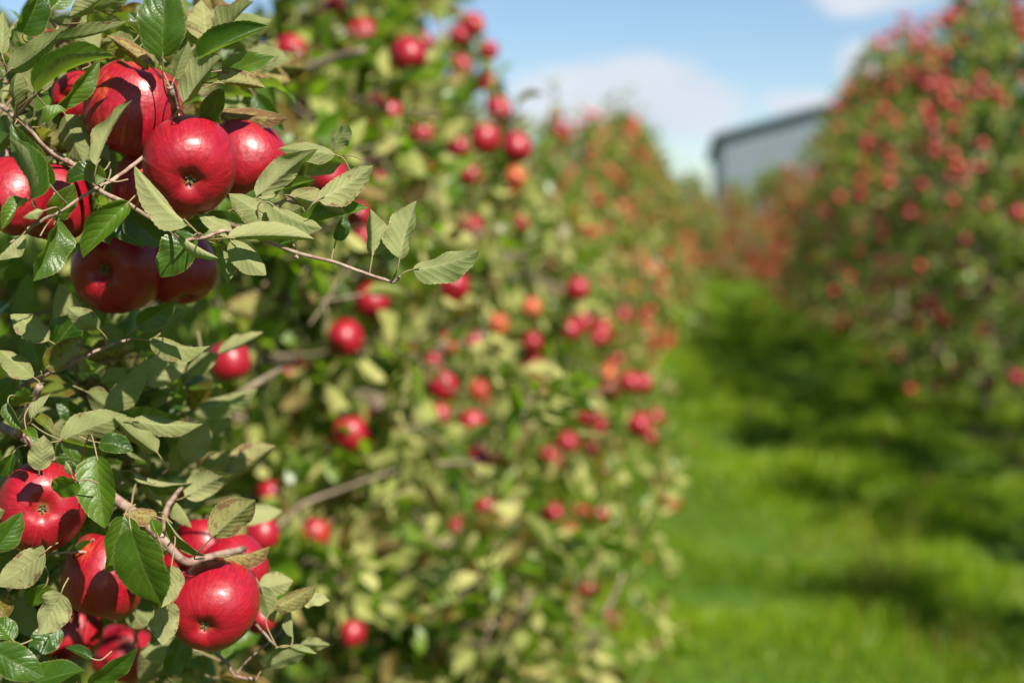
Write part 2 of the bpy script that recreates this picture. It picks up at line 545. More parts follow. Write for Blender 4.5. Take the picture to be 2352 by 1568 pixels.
gb = Bag()
for args in ((60000, -0.6, 2.9, 3.0, 7.5, 0.05, 0.13, 0.0022), (55000, -0.6, 3.2, 7.5, 14, 0.05, 0.13, 0.0032), (40000, -0.7, 3.6, 14, 30, 0.05, 0.14, 0.006),
             (14000, -1.2, 4.5, 30, 45, 0.06, 0.14, 0.012), (16000, -4.2, -0.6, 1.5, 12, 0.05, 0.14, 0.004), (14000, 2.9, 6.5, 4, 16, 0.05, 0.14, 0.005)):
    V, F, r_, a_ = blades(*args)
    gb.add(V, F, None, r_, a_)
for tx, ty, n in ((0.78, 5.7, 110), (0.55, 6.9, 60), (0.95, 5.0, 40)):
    V, F, r_, a_ = blades(n, 0, 0, 0, 0, 0.16, 0.30, 0.0018, 0.95, (tx, ty, 0.07))
    gb.add(V, F, None, r_, a_)
link("grass", gb.mesh("grass", [M_GRASS]), kind="stuff")


# ------------------------------------------------------------------ apples
PROF = np.array([(0, .60), (.05, .605), (.12, .66), (.22, .765), (.36, .85), (.54, .865), (.74, .74), (.90, .47), (.99, .14), (1.0, -.12), (.955, -.40),
                 (.84, -.66), (.68, -.82), (.52, -.905), (.385, -.93), (.28, -.905), (.20, -.86), (.13, -.80), (.06, -.77), (0, -.765)])


def apple_mesh(name, seed, seg=40, k=2):
    r = np.random.default_rng(seed)
    pr = smooth_path(np.c_[PROF[:, 0], 0 * PROF[:, 0], PROF[:, 1]], k)
    n = len(pr)
    ph = np.arange(seg) * 2 * np.pi / seg
    p1, p2, p3 = r.uniform(0, 6.28, 3)
    V = []
    for i in range(n):
        rad, z = max(pr[i, 0], 0.0), pr[i, 2]
        low = np.clip((-z - 0.2) / 0.6, 0, 1)
        wob = 1 + 0.03 * np.cos(2 * ph + p1) + 0.016 * np.cos(3 * ph + p2) + 0.022 * low * np.cos(5 * ph + p3)
        zz = z + 0.06 * rad * np.cos(ph + p2) + 0.02 * low * np.cos(5 * ph + p3) * rad
        V.append(np.stack([rad * wob * np.cos(ph), rad * wob * np.sin(ph), zz + 0 * ph], -1))
    V = np.concatenate(V)
    F = [(i * seg + j, (i + 1) * seg + j, (i + 1) * seg + (j + 1) % seg, i * seg + (j + 1) % seg) for i in range(n - 1) for j in range(seg)]
    return make_mesh(name, V, F, [M_APPLE])


APPLE_M = [apple_mesh("apple", s, 44, 3) for s in (1, 2, 3, 4)]
APPLE_S = [apple_mesh("apple", s, 20, 1) for s in (5, 6, 7)]


def calyx_mesh():
    b = Bag()
    for i in range(5):
        a = i * 2 * math.pi / 5 + 0.2
        d = np.array([math.cos(a), math.sin(a), 0])
        V, F, uv = leaves([d * 0.02 + [0, 0, -0.78]], [d * 0.75 + [0, 0, -0.6]], [d * 0.5 + [0, 0, 0.7]], 0.13, 0.06, 0.3, -1.6, 0.1, i, 5, 2)
        b.add(V, F, uv)
    V, F = tube([(0, 0, -.765), (0, 0, -.79), (0.01, 0, -.81)], [.04, .035, .02], 8)
    b.add(V, F)
    return b.mesh("calyx", [M_CALYX])


def stem_mesh():
    V, F = tube(smooth_path([(0, 0, .58), (.01, .02, .74), (.05, .05, .92), (.12, .05, 1.08)], 3), np.linspace(.045, .035, 10), 8)
    return make_mesh("stem", V, F, [M_STEM])


CALYX, STEM = calyx_mesh(), stem_mesh()


def orient(obj, loc, r, calyx_dir, spin):
    """Apple of radius r at loc whose calyx end points along calyx_dir."""
    z = -Vector(calyx_dir).normalized()
    q = z.to_track_quat('Z', 'X')
    obj.rotation_mode = 'QUATERNION'
    obj.rotation_quaternion = q @ Matrix.Rotation(spin, 3, 'Z').to_quaternion()
    obj.location = loc
    obj.scale = (r, r, r)


def camdir(v):
    return v[0] * RGT + v[1] * UPV - v[2] * FWD


HERO_GROUP = "ripe apples hanging in the near branches"
# x, y, radius in photo units, distance, calyx direction (right, up, towards the lens), yellow, parts, label
HERO = [
    (309, 249, 107, 1.200, (-.25, -.80, -.15), .40, 1, "large red apple with a leaf-shaped shadow, touching the cut twig stub"),
    (437, 376, 108, 1.150, (.19, -.50, .85), .02, 1, "bright red front apple of its cluster, pale leaf across its lower left"),
    (560, 360, 91, 1.225, (.5, -.6, .1), .04, 1, "dark red apple half hidden behind the cluster's front apple, under the rusty brown leaf"),
    (368, 424, 101, 1.235, (-.3, -.9, .1), .52, 1, "orange-bottomed apple tucked beneath the bright red front apple of its cluster"),
    (28, 450, 86, 1.150, (-.4, -.7, .2), .05, 1, "sunlit red apple behind two folded pointed leaves at the left edge"),
    (118, 462, 90, 1.215, (-.1, -.9, .2), .10, 1, "shaded red apple right of the one behind two folded pointed leaves"),
    (190, 228, 62, 1.270, (-.35, -.15, .9), .08, 1, "red apple with a black dried calyx, mostly hidden behind glossy leaves"),
    (277, 614, 106, 1.300, (-.12, -.12, .98), .02, 1, "large dark red apple hanging in shadow, its calyx facing out"),
    (414, 614, 80, 1.320, (.2, -.9, .2), .04, 1, "red apple with striped shadows, half behind the large dark shaded apple"),
    (97, 1163, 101, 1.180, (.33, .07, .94), .2, 1, "red apple crossed by dark shadow bands with a small curled leaf on it"),
    (240, 1322, 97, 1.220, (-.2, -.95, .2), .34, 1, "shaded dark red apple behind three hanging green leaves"),
    (493, 1385, 99, 1.190, (-.06, -.42, .9), .06, 1, "streaky red apple with a bright highlight and sunken calyx, lowest in front"),
    (540, 1306, 75, 1.330, (.3, -.7, .2), .26, 1, "pinkish red apple peeking out behind the streaky apple with the sunken calyx"),
    (465, 1255, 66, 1.380, (.0, -.9, .2), .05, 1, "red apple in shade above the streaky apple, crossed by thin leaf stalks"),
    (283, 1500, 68, 1.640, (-.2, -.8, .3), .08, 1, "blurred red apple hanging low below the shaded dark red one"),
    (165, 1450, 66, 1.400, (.1, -.9, .2), .08, 1, "dark red apple sliver in deep shade beside a pale veined leaf"),
    (420, 1320, 62, 1.390, (.1, -.9, .2), .10, 1, "pink-lit apple sliver between the hanging leaf and the streaky apple"),
    (262, 184, 52, 1.800, (.1, -.3, .8), .25, 0, "soft pink-red apple behind the top of the leaf-shadowed apple"),
    (755, 405, 46, 2.000, (.1, -.9, .2), .12, 0, "blurred red apple behind the pale reddish leaf right of the cluster"),
    (822, 494, 30, 2.400, (.1, -.9, .2), .05, 0, "small blurred red apple just left of the upright pale leaf"),
    (652, 522, 22, 2.300, (.1, -.9, .2), .05, 0, "tiny red glimpse of an apple just above the bare twig's start"),
    (527, 828, 47, 1.900, (.2, -.9, .1), .02, 0, "dark red blurred apple under pale leaf tips below the shaded apples"),
    (602, 1225, 40, 1.900, (.2, -.9, .1), .02, 0, "deep red blurred apple behind the brown leaf tip above the streaky apple"),
    (110, 110, 40, 1.500, (.2, -.9, .1), .10, 0, "red apple glimpsed deep among the topmost near leaves"),
    (598, 1420, 34, 1.500, (.2, -.9, .1), .10, 0, "red apple sliver to the right of the streaky apple beside a dark twig"),
]
ra = np.random.default_rng(21)
APPLES = []        # (world centre, radius) of every apple placed by hand, to keep leaves off them
proto_cal = proto_stem = None
for k, (x, y, r, z, cd, yel, parts, lab) in enumerate(HERO):
    o = link("apple", APPLE_M[k % 4], None, label=lab, category="apple", group=HERO_GROUP)
    orient(o, P(x, y, z), r * K * z / 0.985, camdir(cd), float(ra.uniform(0, 6.28)))
    o.color = (yel, 0, 0, 1)
    APPLES.append((P(x, y, z), r * K * z, x, y, r, z))
    if parts:
        link("calyx", CALYX, o)
        link("stem", STEM, o)
# the dried-up calyx in the photo's dark spot belongs to the half hidden apple: it is that apple's child above

# ------------------------------------------------------------------ blurred apples of the rows that the photo shows one by one
# x, y, radius (photo units), yellow, label
LROW = [
    (668, 115, 38, .08, "round red apple above the thick slanting limb of the tree behind"),
    (832, 80, 40, .06, "big red apple near the top, left of the upper one whose calyx faces out"),
    (937, 127, 44, .10, "big red apple with its calyx facing out, near the top of the tree behind"),
    (770, 14, 26, .00, "dark red apple at the upper picture edge, in a pair above the tree behind"),
    (742, 34, 22, .00, "dark red apple just below left of the one at the upper picture edge"),
    (1005, 28, 18, .15, "small red apple at the top of the tree behind, close to the upper picture edge"),
    (1055, 82, 24, .14, "small pinkish red apple near the tree behind's right edge against the sky, topmost there"),
    (858, 248, 34, .00, "red apple left of a touching pair below the slanting limb"),
    (895, 258, 30, .00, "red apple right of a touching pair below the slanting limb"),
    (968, 306, 29, .22, "orange-red apple alone, between the touching pair and the row of three"),
    (1052, 337, 27, .04, "red apple, leftmost in the row of three beside the sky"),
    (1115, 318, 37, .26, "pinkish red apple, middle of the row of three beside the sky"),
    (1187, 339, 36, .12, "red apple, outermost in the row of three beside the sky"),
    (1145, 253, 32, .05, "red apple just above the row of three beside the sky"),
    (1078, 525, 36, .08, "red apple above the tip of the outermost pale leaf on the bare twig"),
    (1042, 655, 38, .04, "red apple right of the bare twig's end"),
    (856, 692, 43, .02, "large round red apple directly under the bare twig's end"),
    (794, 775, 43, .04, "large red apple partly behind a leaf, below the one under the twig's end"),
    (835, 545, 30, .00, "dark red apple behind the bare twig, left of the upright pale leaf's stalk"),
    (1195, 515, 20, .30, "faint small red apple level with the upright leaves, far along the tree wall"),
    (1175, 435, 20, .30, "faint small red apple above right of the outermost pale leaf"),
    (1245, 565, 18, .35, "faint pink apple, one of two close together in the tree wall, upper one"),
    (1272, 608, 17, .30, "faint pink apple, one of two close together in the tree wall, lower one"),
    (1025, 790, 27, .60, "orange apple beside a pink-red one, above the vertical string of red apples"),
    (1090, 785, 24, .10, "pink-red apple just right of the orange one above the vertical string"),
    (993, 830, 26, .20, "pinkish apple, topmost of the vertical string of red apples"),
    (1018, 885, 37, .02, "deep red apple, middle and largest of the vertical string"),
    (1010, 950, 28, .14, "red apple, lowest of the vertical string"),
    (1085, 970, 31, .14, "bright red apple right of the lowest one of the vertical string"),
    (1110, 920, 17, .25, "small pink apple above the bright red one beside the vertical string"),
    (806, 995, 44, .08, "large red apple with pale flare, front one of the overlapping pair in mid tree"),
    (852, 958, 27, .18, "pinkish apple behind the large one of the overlapping pair in mid tree"),
    (1220, 707, 24, .70, "orange apple alone in the middle of the leaf wall"),
    (1310, 757, 26, .05, "red apple, left one of the trio near the alley"),
    (1340, 738, 24, .05, "red apple, topmost of the trio near the alley"),
    (1375, 775, 23, .12, "red apple, right one of the trio near the alley"),
    (1432, 725, 20, .12, "red apple above right of the trio, by the alley's edge"),
    (1222, 787, 26, .10, "red apple left of the trio near the alley"),
    (1398, 857, 20, .80, "bright orange apple beside the dark shaded one at the alley's edge"),
    (1445, 878, 27, .00, "dark shaded apple at the alley's edge, left of a dark pair"),
    (1474, 880, 25, .00, "dark shaded apple at the alley's edge, right of a dark pair"),
    (1468, 975, 30, .04, "red apple, largest of the low cluster at the alley's edge"),
    (1507, 957, 19, .45, "orange-pink apple, upper right in the low cluster at the alley's edge"),
    (1492, 1003, 19, .10, "red apple, lowest in the low cluster at the alley's edge"),
    (1115, 1165, 27, .10, "pink-red apple alone in the lower leaf wall, upper of two"),
    (1052, 1210, 24, .12, "pink-red apple in the lower leaf wall, lower left of two"),
    (725, 1222, 36, .42, "orange-red apple above a slanting bare shoot, right of the brown leaf"),
    (810, 1453, 34, .06, "bright red apple alone in the lowest leaves, right of the near branches"),
    (1492, 1292, 20, .50, "orange-pink apple low at the outer edge of the leaf wall"),
    (1308, 1225, 24, .15, "blurred red apple behind a brown shoot in the lower leaf wall"),
    (1540, 1155, 24, .35, "blurred pinkish apple at the leaf wall's outer edge, by the grass"),
    (870, 410, 17, .30, "small pink apple right of the pale reddish leaf tip"),
    (694, 832, 26, .08, "red apple, upper of a small group left of the large ones under the twig"),
    (664, 862, 19, .04, "red apple, lowest of a small group left of the large ones under the twig"),
    (728, 828, 20, .06, "red apple, right one of a small group left of the large ones under the twig"),
    (690, 305, 18, .06, "small red apple glimpsed right of the rusty brown leaf"),
    (1258, 1040, 20, .05, "dark red apple behind pale leaves in the lower leaf wall"),
    (975, 1340, 14, .70, "tiny orange apple deep in the lower leaf wall"),
    (1405, 1420, 26, .00, "dark apple in deep shade in the bottom leaves, near the alley"),
    (1352, 1350, 28, .00, "dark red apple in deep shade, upper one in the bottom leaves"),
    (620, 1130, 30, .08, "red apple behind pink-edged pale leaves above the brown leaf"),
    (738, 1026, 16, .75, "tiny orange apple left below the overlapping pair in mid tree"),
    (1285, 300, 18, .25, "red apple on a treetop against the white cloud"),
]
RROW = [
    (2250, 182, .10), (2248, 216, .00), (2284, 214, .10), (2306, 240, .25), (2146, 322, .10), (2145, 350, .05), (2186, 355, .05),
    (2248, 388, .10), (2115, 428, .30), (2130, 110, .20), (2086, 492, .35), (2337, 490, .10), (2210, 550, .20), (2214, 610, .30), (2244, 618, .10),
    (2208, 665, .35), (2130, 695, .30), (2105, 750, .45), (1990, 822, .50), (2110, 933, .15), (2335, 870, .05), (2278, 880, .10),
    (1745, 702, .70), (1855, 530, .55), (2125, 195, .05), (2155, 200, .10), (2330, 18, .00), (2344, 60, .00), (2165, 170, .20), (2140, 290, .2),
    (1890, 490, .40), (1930, 225, .3), (1955, 250, .2), (1925, 365, .45), (1975, 395, .5), (2020, 640, .6), (1800, 590, .6), (2260, 760, .6),
]
BACK = []
T1 = (-1.04, 3.1)
LEFT = []           # x, y, turn, scale, kind of every further tree of the left row
y = 4.75
while y < 41:
    kd_ = int(rg.integers(0, 2)) if y < 9 else int(rg.integers(0, 3)) if y < 17 else int(rg.integers(1, 3))
    LEFT.append((-0.92 + rg.normal(0, .05), y, rg.uniform(0, 6.28), rg.uniform(.80, 1.14) * (1.0 if y < 17 else 1.12), kd_))
    y += rg.uniform(1.35, 1.6)


LEFT[0] = (-1.0, 4.6, 1.0, 1.16, 1)
SLIM_L = .70        # the tall tree at the end of the near part is narrow
for i_, s_ in ((1, .86), (2, .80), (3, .86), (4, .92)):
    LEFT[i_] = LEFT[i_][:3] + (s_, 0)
RIGHT = []          # x, y, turn, scale, kind of every tree of the right row
y = -3.5
while y < 32:
    kd_ = int(rg.integers(0, 3))
    s_ = rg.uniform(.94, 1.06) * (.95 if y < 7 else 1.24 if 8.5 < y < 17 else 1.14 if y < 23 else .8)
    RIGHT.append((2.6 - .022 * min(max(0, y - 8), 34) + rg.normal(0, .06), y, rg.uniform(0, 6.28), s_, 3 + kd_))
    y += rg.uniform(2.15, 2.5) if y < 6 else rg.uniform(1.95, 2.25) if y < 16 else rg.uniform(1.75, 2.05)


def profile(f, R):
    return R * np.interp(f, [0, .08, .2, .45, .62, .8, .93, 1.0], [.5, .9, 1, .97, .74, .44, .22, .05])


def face_distance(x, y, trees=None):
    """Where the sight line through (x, y) first dips into the foliage of a left-row tree."""
    for z in np.arange(2.1 if trees is None else 5, 8 if trees is None else 24, .04):
        p = P(x, y, z)
        for tx, ty, H, R in trees or [(T1[0], T1[1], 2.5, .74)] + [(a, b, (2.25, 2.5, 2.7)[k] * s, (.96, .92, .86)[k] * s * (SLIM_L if b < 5 else 1)) for a, b, _, s, k in LEFT[:4]]:
            if 0 < p[2] < H and math.hypot(p[0] - tx, p[1] - ty) < .9 * profile(p[2] / H, R):
                return z
    return 8.0 if trees is None else 2 / max((x - 1575) * K, .08)


nb_ = 0
for (x, y, r, yel, lab) in LROW:
    rel = (x - 1575) * K
    z = min(.037 / ((r - 1.5) * K), 1.15 / max(-rel, .01))
    z = min(max(min(z, face_distance(x, y) + .02), .72 * z, 2.2), 7.0)
    p = P(x, y, z)
    rad = (r - 1.5) * K * z
    o = link("apple", APPLE_S[nb_ % 3], None, label=lab, category="apple", group="blurred apples along the left-hand trees")
    orient(o, p, rad, camdir(ra.normal(0, .35, 3) + np.array([0, -.75, .35])), float(ra.uniform(0, 6.28)))
    o.color = (yel, 0, 0, 1)
    BACK.append((x, y, r, z, p, rad, yel > .01))
    nb_ += 1
for (x, y, yel) in RROW:
    rel = (x - 1575) * K
    z = face_distance(x, y, [(a, b, (3.3, 3.55, 3.15)[k - 3] * s, (.95, .98, .92)[k - 3] * s) for a, b, _, s, k in RIGHT if 5 < b < 17]) - .03
    p = P(x, y, z)
    lvl = "high" if y < 330 else "low" if y > 700 else "halfway up"
    col = "orange" if yel >= .5 else "orange-red" if yel >= .3 else "red"
    o = link("apple", APPLE_S[nb_ % 3], None, category="apple", group=f"{col} blurred apples {lvl} in the right-hand row",
             label=f"blurred {col} apple {lvl} in the shady right-hand row of trees")
    orient(o, p, .041, ra.normal(0, .4, 3) + np.array([-.2, -.3, -1]), float(ra.uniform(0, 6.28)))
    o.color = (yel, 0, 0, 1)
    BACK.append((x, y, .041 / z / K, z, p, .041, nb_ % 5 > 0))
    nb_ += 1

# ------------------------------------------------------------------ trees of the two rows
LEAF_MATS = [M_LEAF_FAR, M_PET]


def grow(seed, H, R, nb, nshoot, nleaf, leaf=(.055, .085), sprouts=3, low=0.28, vary=(.74, 1.02)):
    """Skeleton and leaves of one spindle-shaped apple tree standing at the origin."""
    r = np.random.default_rng(seed)
    wood = Bag()
    hs = np.linspace(0, 1, 9)
    tr = np.stack([0.05 * np.sin(3 * hs + seed), 0.05 * np.cos(2.3 * hs + seed) - 0.05 * np.cos(seed), hs * H * 0.95], -1)
    tr[0, 2] = -0.06
    V, F = tube(smooth_path(tr, 2), np.interp(np.linspace(0, 1, 17), [0, .05, 1], [.055, .042, .006]), 8)
    wood.add(V, F)
    LB, LA, LN, LL = [], [], [], []

    def put_leaf(p, sd, out):
        ax = unit(0.7 * sd + 0.8 * unit(r.normal(size=3)) + 0.25 * out + np.array([0, 0, 0.05]))
        n = unit(0.15 * np.array([0, 0, 1]) + 0.9 * unit(r.normal(size=3)) - 0.55 * out)
        LB.append(p + ax * 0.018)
        LA.append(ax)
        LN.append(n)
        LL.append(r.uniform(*leaf))

    tips = []
    for i in range(nb):
        f = low / H + (0.94 - low / H) * ((i + r.uniform(0, 1)) / nb) ** 0.9
        a = i * 2.39996 + r.normal(0, .3)
        L = profile(f, R) * r.uniform(*vary)
        s = np.array([np.interp(f, hs, tr[:, 0]), np.interp(f, hs, tr[:, 1]), f * H * .95])
        d = np.array([math.cos(a), math.sin(a), 0])
        sag = r.uniform(-.05, .45)
        ts = np.linspace(0, 1, 6)
        pts = s + L * (ts[:, None] * d + np.stack([0 * ts, 0 * ts, 0.32 * ts - sag * ts ** 2], -1)) + np.cumsum(r.normal(0, .018, (6, 3)), 0) * L
        pts[0] = s
        rad0 = 0.006 + 0.010 * L
        V, F = tube(pts, np.linspace(rad0, .0025, 6), 5)
        wood.add(V, F)
        tips.append(pts[-1])
        ns = max(3, int(nshoot * (0.35 + 0.65 * L / R)))
        for k in range(ns):
            t = r.uniform(.12, 1.0) ** 0.8
            p0 = np.array([np.interp(t, ts, pts[:, c]) for c in range(3)])
            sd = unit(0.7 * d + r.normal(0, .75, 3) + np.array([0, 0, .25]))
            sl = r.uniform(.06, .26) * (0.7 + 0.5 * R)
            p1 = p0 + sd * sl + np.array([0, 0, -.15 * sl])
            V, F = tube([p0, (p0 + p1) / 2 + r.normal(0, .008, 3), p1], [.0026, .0022, .0016], 4, caps=False)
            wood.add(V, F)
            m = max(3, int(nleaf * r.uniform(.6, 1.3)))
            for q in range(m):
                tt = r.uniform(.1, 1.05)
                put_leaf(p0 + (p1 - p0) * tt, sd, d)
    for k in range(sprouts):
        p0 = tips[-1 - int(r.integers(0, nb // 2))] * np.array([.7, .7, 1])
        l = r.uniform(.3, .65)
        p1 = p0 + np.array([r.normal(0, .06), r.normal(0, .06), l])
        V, F = tube(smooth_path([p0, (p0 + p1) / 2 + r.normal(0, .012, 3), p1], 3), np.linspace(.004, .0016, 7), 5)
        wood.add(V, F)
        for q in range(int(l * 34)):
            put_leaf(p0 + (p1 - p0) * r.uniform(.15, 1), np.array([0, 0, 1.0]), unit(r.normal(size=3)) * [1, 1, .2])
    return wood, np.array(LB), np.array(LA), np.array(LN), np.array(LL)


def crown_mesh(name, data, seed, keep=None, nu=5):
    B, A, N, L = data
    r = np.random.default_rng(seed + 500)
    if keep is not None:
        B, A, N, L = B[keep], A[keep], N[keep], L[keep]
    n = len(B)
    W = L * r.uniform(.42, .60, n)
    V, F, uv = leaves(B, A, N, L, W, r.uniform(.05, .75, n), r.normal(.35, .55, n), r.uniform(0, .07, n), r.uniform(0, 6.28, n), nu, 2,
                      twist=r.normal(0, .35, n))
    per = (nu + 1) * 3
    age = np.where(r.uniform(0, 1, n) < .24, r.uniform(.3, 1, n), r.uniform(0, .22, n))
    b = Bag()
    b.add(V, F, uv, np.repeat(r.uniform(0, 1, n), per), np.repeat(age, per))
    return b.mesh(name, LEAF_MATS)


def place_tree(trunk_me, crown_me, x, y, rz, s, label, group):
    t = link("apple_tree", None, None, label=label, category="tree", group=group)
    t.location, t.rotation_euler, t.scale = (x, y, float(ground_z(x, y))), (0, 0, rz), (s, s, s)
    link("trunk", trunk_me, t)
    link("crown", crown_me, t)
    return t


ORD = "first second third fourth fifth sixth seventh eighth ninth tenth eleventh twelfth".split()

def carved(data, x, y, rz, s, seed, slim=1.0):
    """Which leaves stay: the photo shows these apples whole, so no leaf of this tree hangs in front of them."""
    B, A, N, L = data
    c, sn = math.cos(rz), math.sin(rz)
    R = np.array([[c, -sn, 0], [sn, c, 0], [0, 0, 1]]) * s * np.array([slim, slim, 1])
    o = np.array([x, y, 0])
    rk = np.random.default_rng(seed)
    keep = np.ones(len(B), bool)
    u = rk.uniform(0, 1, len(B))
    for t in (0.1, .4, .7, .98):
        q3 = (B + A * (L * t)[:, None]) @ R.T + o
        px, py, pz = proj(q3)
        for ap in BACK:
            keep &= ~((np.hypot(px - ap[0], py - ap[1]) < ap[2] * .92 + .017 / (K * np.maximum(pz, .5))) & (pz < ap[3] + .02) & (pz > 0) & (u < .965))
            if ap[6]:                                               # the photo shows this one in the sun
                rel = q3 - ap[4]
                al = rel @ SUN
                off = np.linalg.norm(rel - al[:, None] * SUN, axis=1)
                keep &= ~((off < ap[5] * 1.1) & (al > 0) & (al < .9) & (u < .85))
        if t == .1:
            keep &= ~((px < 640) & (py < 90) & (pz < 5)) & (pz > 2.05)
    return keep


# the tree right behind the near branches, carved where the photo shows whole apples
wood1, *d1 = grow(101, 2.5, .74, 44, 26, 17, leaf=(.055, .088), sprouts=2)
re_ = np.random.default_rng(909)


def extra_shoots(data, wood, org, rz, s, n, xs, ys, zs, sl=1.0):
    """More leafy side shoots on one tree, within a part of its crown."""
    ex = []
    c_, s_ = math.cos(-rz), math.sin(-rz)
    for i in range(n):
        c = (P(re_.uniform(*xs), re_.uniform(*ys), re_.uniform(*zs)) - np.array([org[0], org[1], 0])) / s
        c = np.array([(c[0] * c_ - c[1] * s_) / sl, (c[0] * s_ + c[1] * c_) / sl, c[2]])
        sd = unit(re_.normal(size=3) + np.array([.5, -.5, .3]))
        V, F = tube([c - sd * .06, c, c + sd * .06], [.0022, .002, .0015], 4, caps=False)
        if wood is not None:
            wood.add(V, F)
        for q_ in range(6):
            ax = unit(.6 * sd + unit(re_.normal(size=3)))
            ex.append((c + sd * re_.uniform(-.05, .06) + ax * .015, ax, unit(re_.normal(size=3) + np.array([-.1, .4, .1])), re_.uniform(.05, .08)))
    return [np.concatenate([a, np.array([e[i] for e in ex])]) for i, a in enumerate(data)]


d1 = extra_shoots(d1, wood1, T1, 0, 1, 9, (1200, 1400), (900, 1060), (2.4, 2.7))
d1 = extra_shoots(d1, wood1, T1, 0, 1, 60, (900, 1380), (1330, 1600), (2.9, 3.6))
d1 = extra_shoots(d1, wood1, T1, 0, 1, 70, (460, 800), (400, 770), (2.12, 2.42))
keep = carved(d1, T1[0], T1[1], 0, 1, 1)
for pts, r0 in (([(560, 285, 2.75), (660, 225, 2.62), (750, 185, 2.55), (838, 160, 2.5)], 13), ([(640, 240, 2.66), (665, 205, 2.6), (690, 160, 2.58)], 10),
                ([(610, 1285, 2.5), (690, 1205, 2.6), (800, 1160, 2.65), (915, 1118, 2.7)], 6), ([(520, 985, 2.0), (580, 942, 2.0), (650, 900, 2.05)], 9),
                ([(1000, 1108, 2.6), (1060, 1106, 2.6), (1100, 1100, 2.6)], 6), ([(1150, 1530, 3.0), (1205, 1430, 3.0), (1225, 1390, 3.0)], 7),
                ([(1345, 1510, 3.5), (1400, 1420, 3.5), (1430, 1350, 3.5)], 7)):
    V, F = tube(smooth_path([P(*p) - np.array([T1[0], T1[1], 0]) for p in pts], 4), np.linspace(r0, r0 * .6, 4 * (len(pts) - 1) + 1) * K * pts[0][2], 8)
    wood1.add(V, F)
place_tree(wood1.mesh("trunk", [M_BARK]), crown_mesh("crown", d1, 101, keep), T1[0], T1[1], 0, 1,
           "blurred apple tree full of fruit directly behind the sharp near branches", "apple trees of the left row")

KINDS = []
for sd, H, R, nb, ns, nl, sp in ((111, 2.25, .96, 34, 20, 15, 6), (112, 2.5, .92, 34, 20, 15, 4), (113, 2.7, .86, 34, 19, 15, 5),
                                 (121, 3.3, .98, 46, 15, 14, 2), (122, 3.55, 1.0, 48, 15, 14, 3), (123, 3.15, .95, 46, 15, 14, 4)):
    wd, *dd = grow(sd, H, R, nb, ns, nl, leaf=(.06, .09), sprouts=sp, low=.28 if sd < 120 else .06, vary=(.68, 1.04) if sd < 120 else (.6, 1.12))
    KINDS.append((wd.mesh("trunk", [M_BARK]), crown_mesh("crown", dd, sd, nu=3), H, R, dd))

TREES = [(T1[0], T1[1], 2.5, .66, 'left', 2)]
for k, (x, y, rz, s, ki) in enumerate(LEFT, 3):
    kd = KINDS[ki]
    lab = f"blurred apple tree, {ORD[k - 1]} from the lens in the left-hand row" if k <= 8 else "far blurred apple tree in the distant part of the left-hand row"
    dat = kd[4]
    sl = SLIM_L if k == 3 else 1.0
    if k == 3:
        dat = extra_shoots(dat, None, (x, y), rz, s, 60, (1330, 1540), (1000, 1540), (3.9, 4.7), sl)
    if k == 4:
        dat = extra_shoots(dat, None, (x, y), rz, s, 40, (1400, 1570), (900, 1300), (4.9, 5.6))
        dat = extra_shoots(dat, None, (x, y), rz, s, 30, (1440, 1570), (620, 1250), (5.2, 6.2))
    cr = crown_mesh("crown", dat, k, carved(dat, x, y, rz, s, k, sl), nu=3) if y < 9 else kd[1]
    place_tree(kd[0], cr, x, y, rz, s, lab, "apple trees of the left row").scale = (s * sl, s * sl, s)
    TREES.append((x, y, kd[2] * s, kd[3] * s * sl, 'left', k))
for k, (x, y, rz, s, ki) in enumerate(RIGHT, 1):
    kd = KINDS[ki]
    vis = y > 0 and (x - .6) / y < .25
    nm = k - sum(1 for t in TREES if t[4] == 'hidden')
    if not vis:
        lab = "apple tree of the right-hand row standing outside the picture, casting shade on the grass"
        TREES.append((x, y, kd[2] * s, kd[3] * s, 'hidden', k))
    else:
        lab = (f"shady blurred apple tree, {ORD[nm - 1]} visible one of the right-hand row" if nm <= 8
               else "far blurred apple tree in the distant part of the right-hand row")
        TREES.append((x, y, kd[2] * s, kd[3] * s, 'right', nm))
    slim = .68 if y < 7 else .84
    cr = crown_mesh("crown", kd[4], k + 60, carved(kd[4], x, y, rz, s, k + 60, slim), nu=3) if vis and y < 13.5 else kd[1]
    place_tree(kd[0], cr, x, y, rz, s, lab, "apple trees of the right row").scale = (s * slim, s * slim, s)
# a cross row closes the far end of the grass alley, and the neighbouring rows stand behind
for x, yy_ in [(v, 43.5) for v in np.arange(-9, 11, 1.15)] + [(v, 38.5) for v in np.arange(-.4, 3.2, .95)]:
    kd = KINDS[int(rg.integers(1, 5))]
    place_tree(kd[0], kd[1], x, yy_ + rg.uniform(-.4, .4), rg.uniform(0, 6.28), rg.uniform(.88, 1.1) * (3.35 if yy_ > 40 else 2.6) / kd[2],
               "hazy blurred apple tree in the cross row that closes the grass alley", "apple trees across the end of the alley")
    TREES.append((x, yy_, 2.9 if yy_ > 40 else 2.4, .8, 'end', 0))
for x, y0 in ((-4.4, 4.0), (6.1, 9.0)):
    for y in np.arange(y0, 34, 1.7):
        kd = KINDS[int(rg.integers(0, 3))]
        place_tree(kd[0], kd[1], x + rg.normal(0, .08), y, rg.uniform(0, 6.28), rg.uniform(.9, 1.05),
                   "apple tree in a neighbouring row, glimpsed through the gaps behind the front rows", "apple trees of the neighbouring rows")

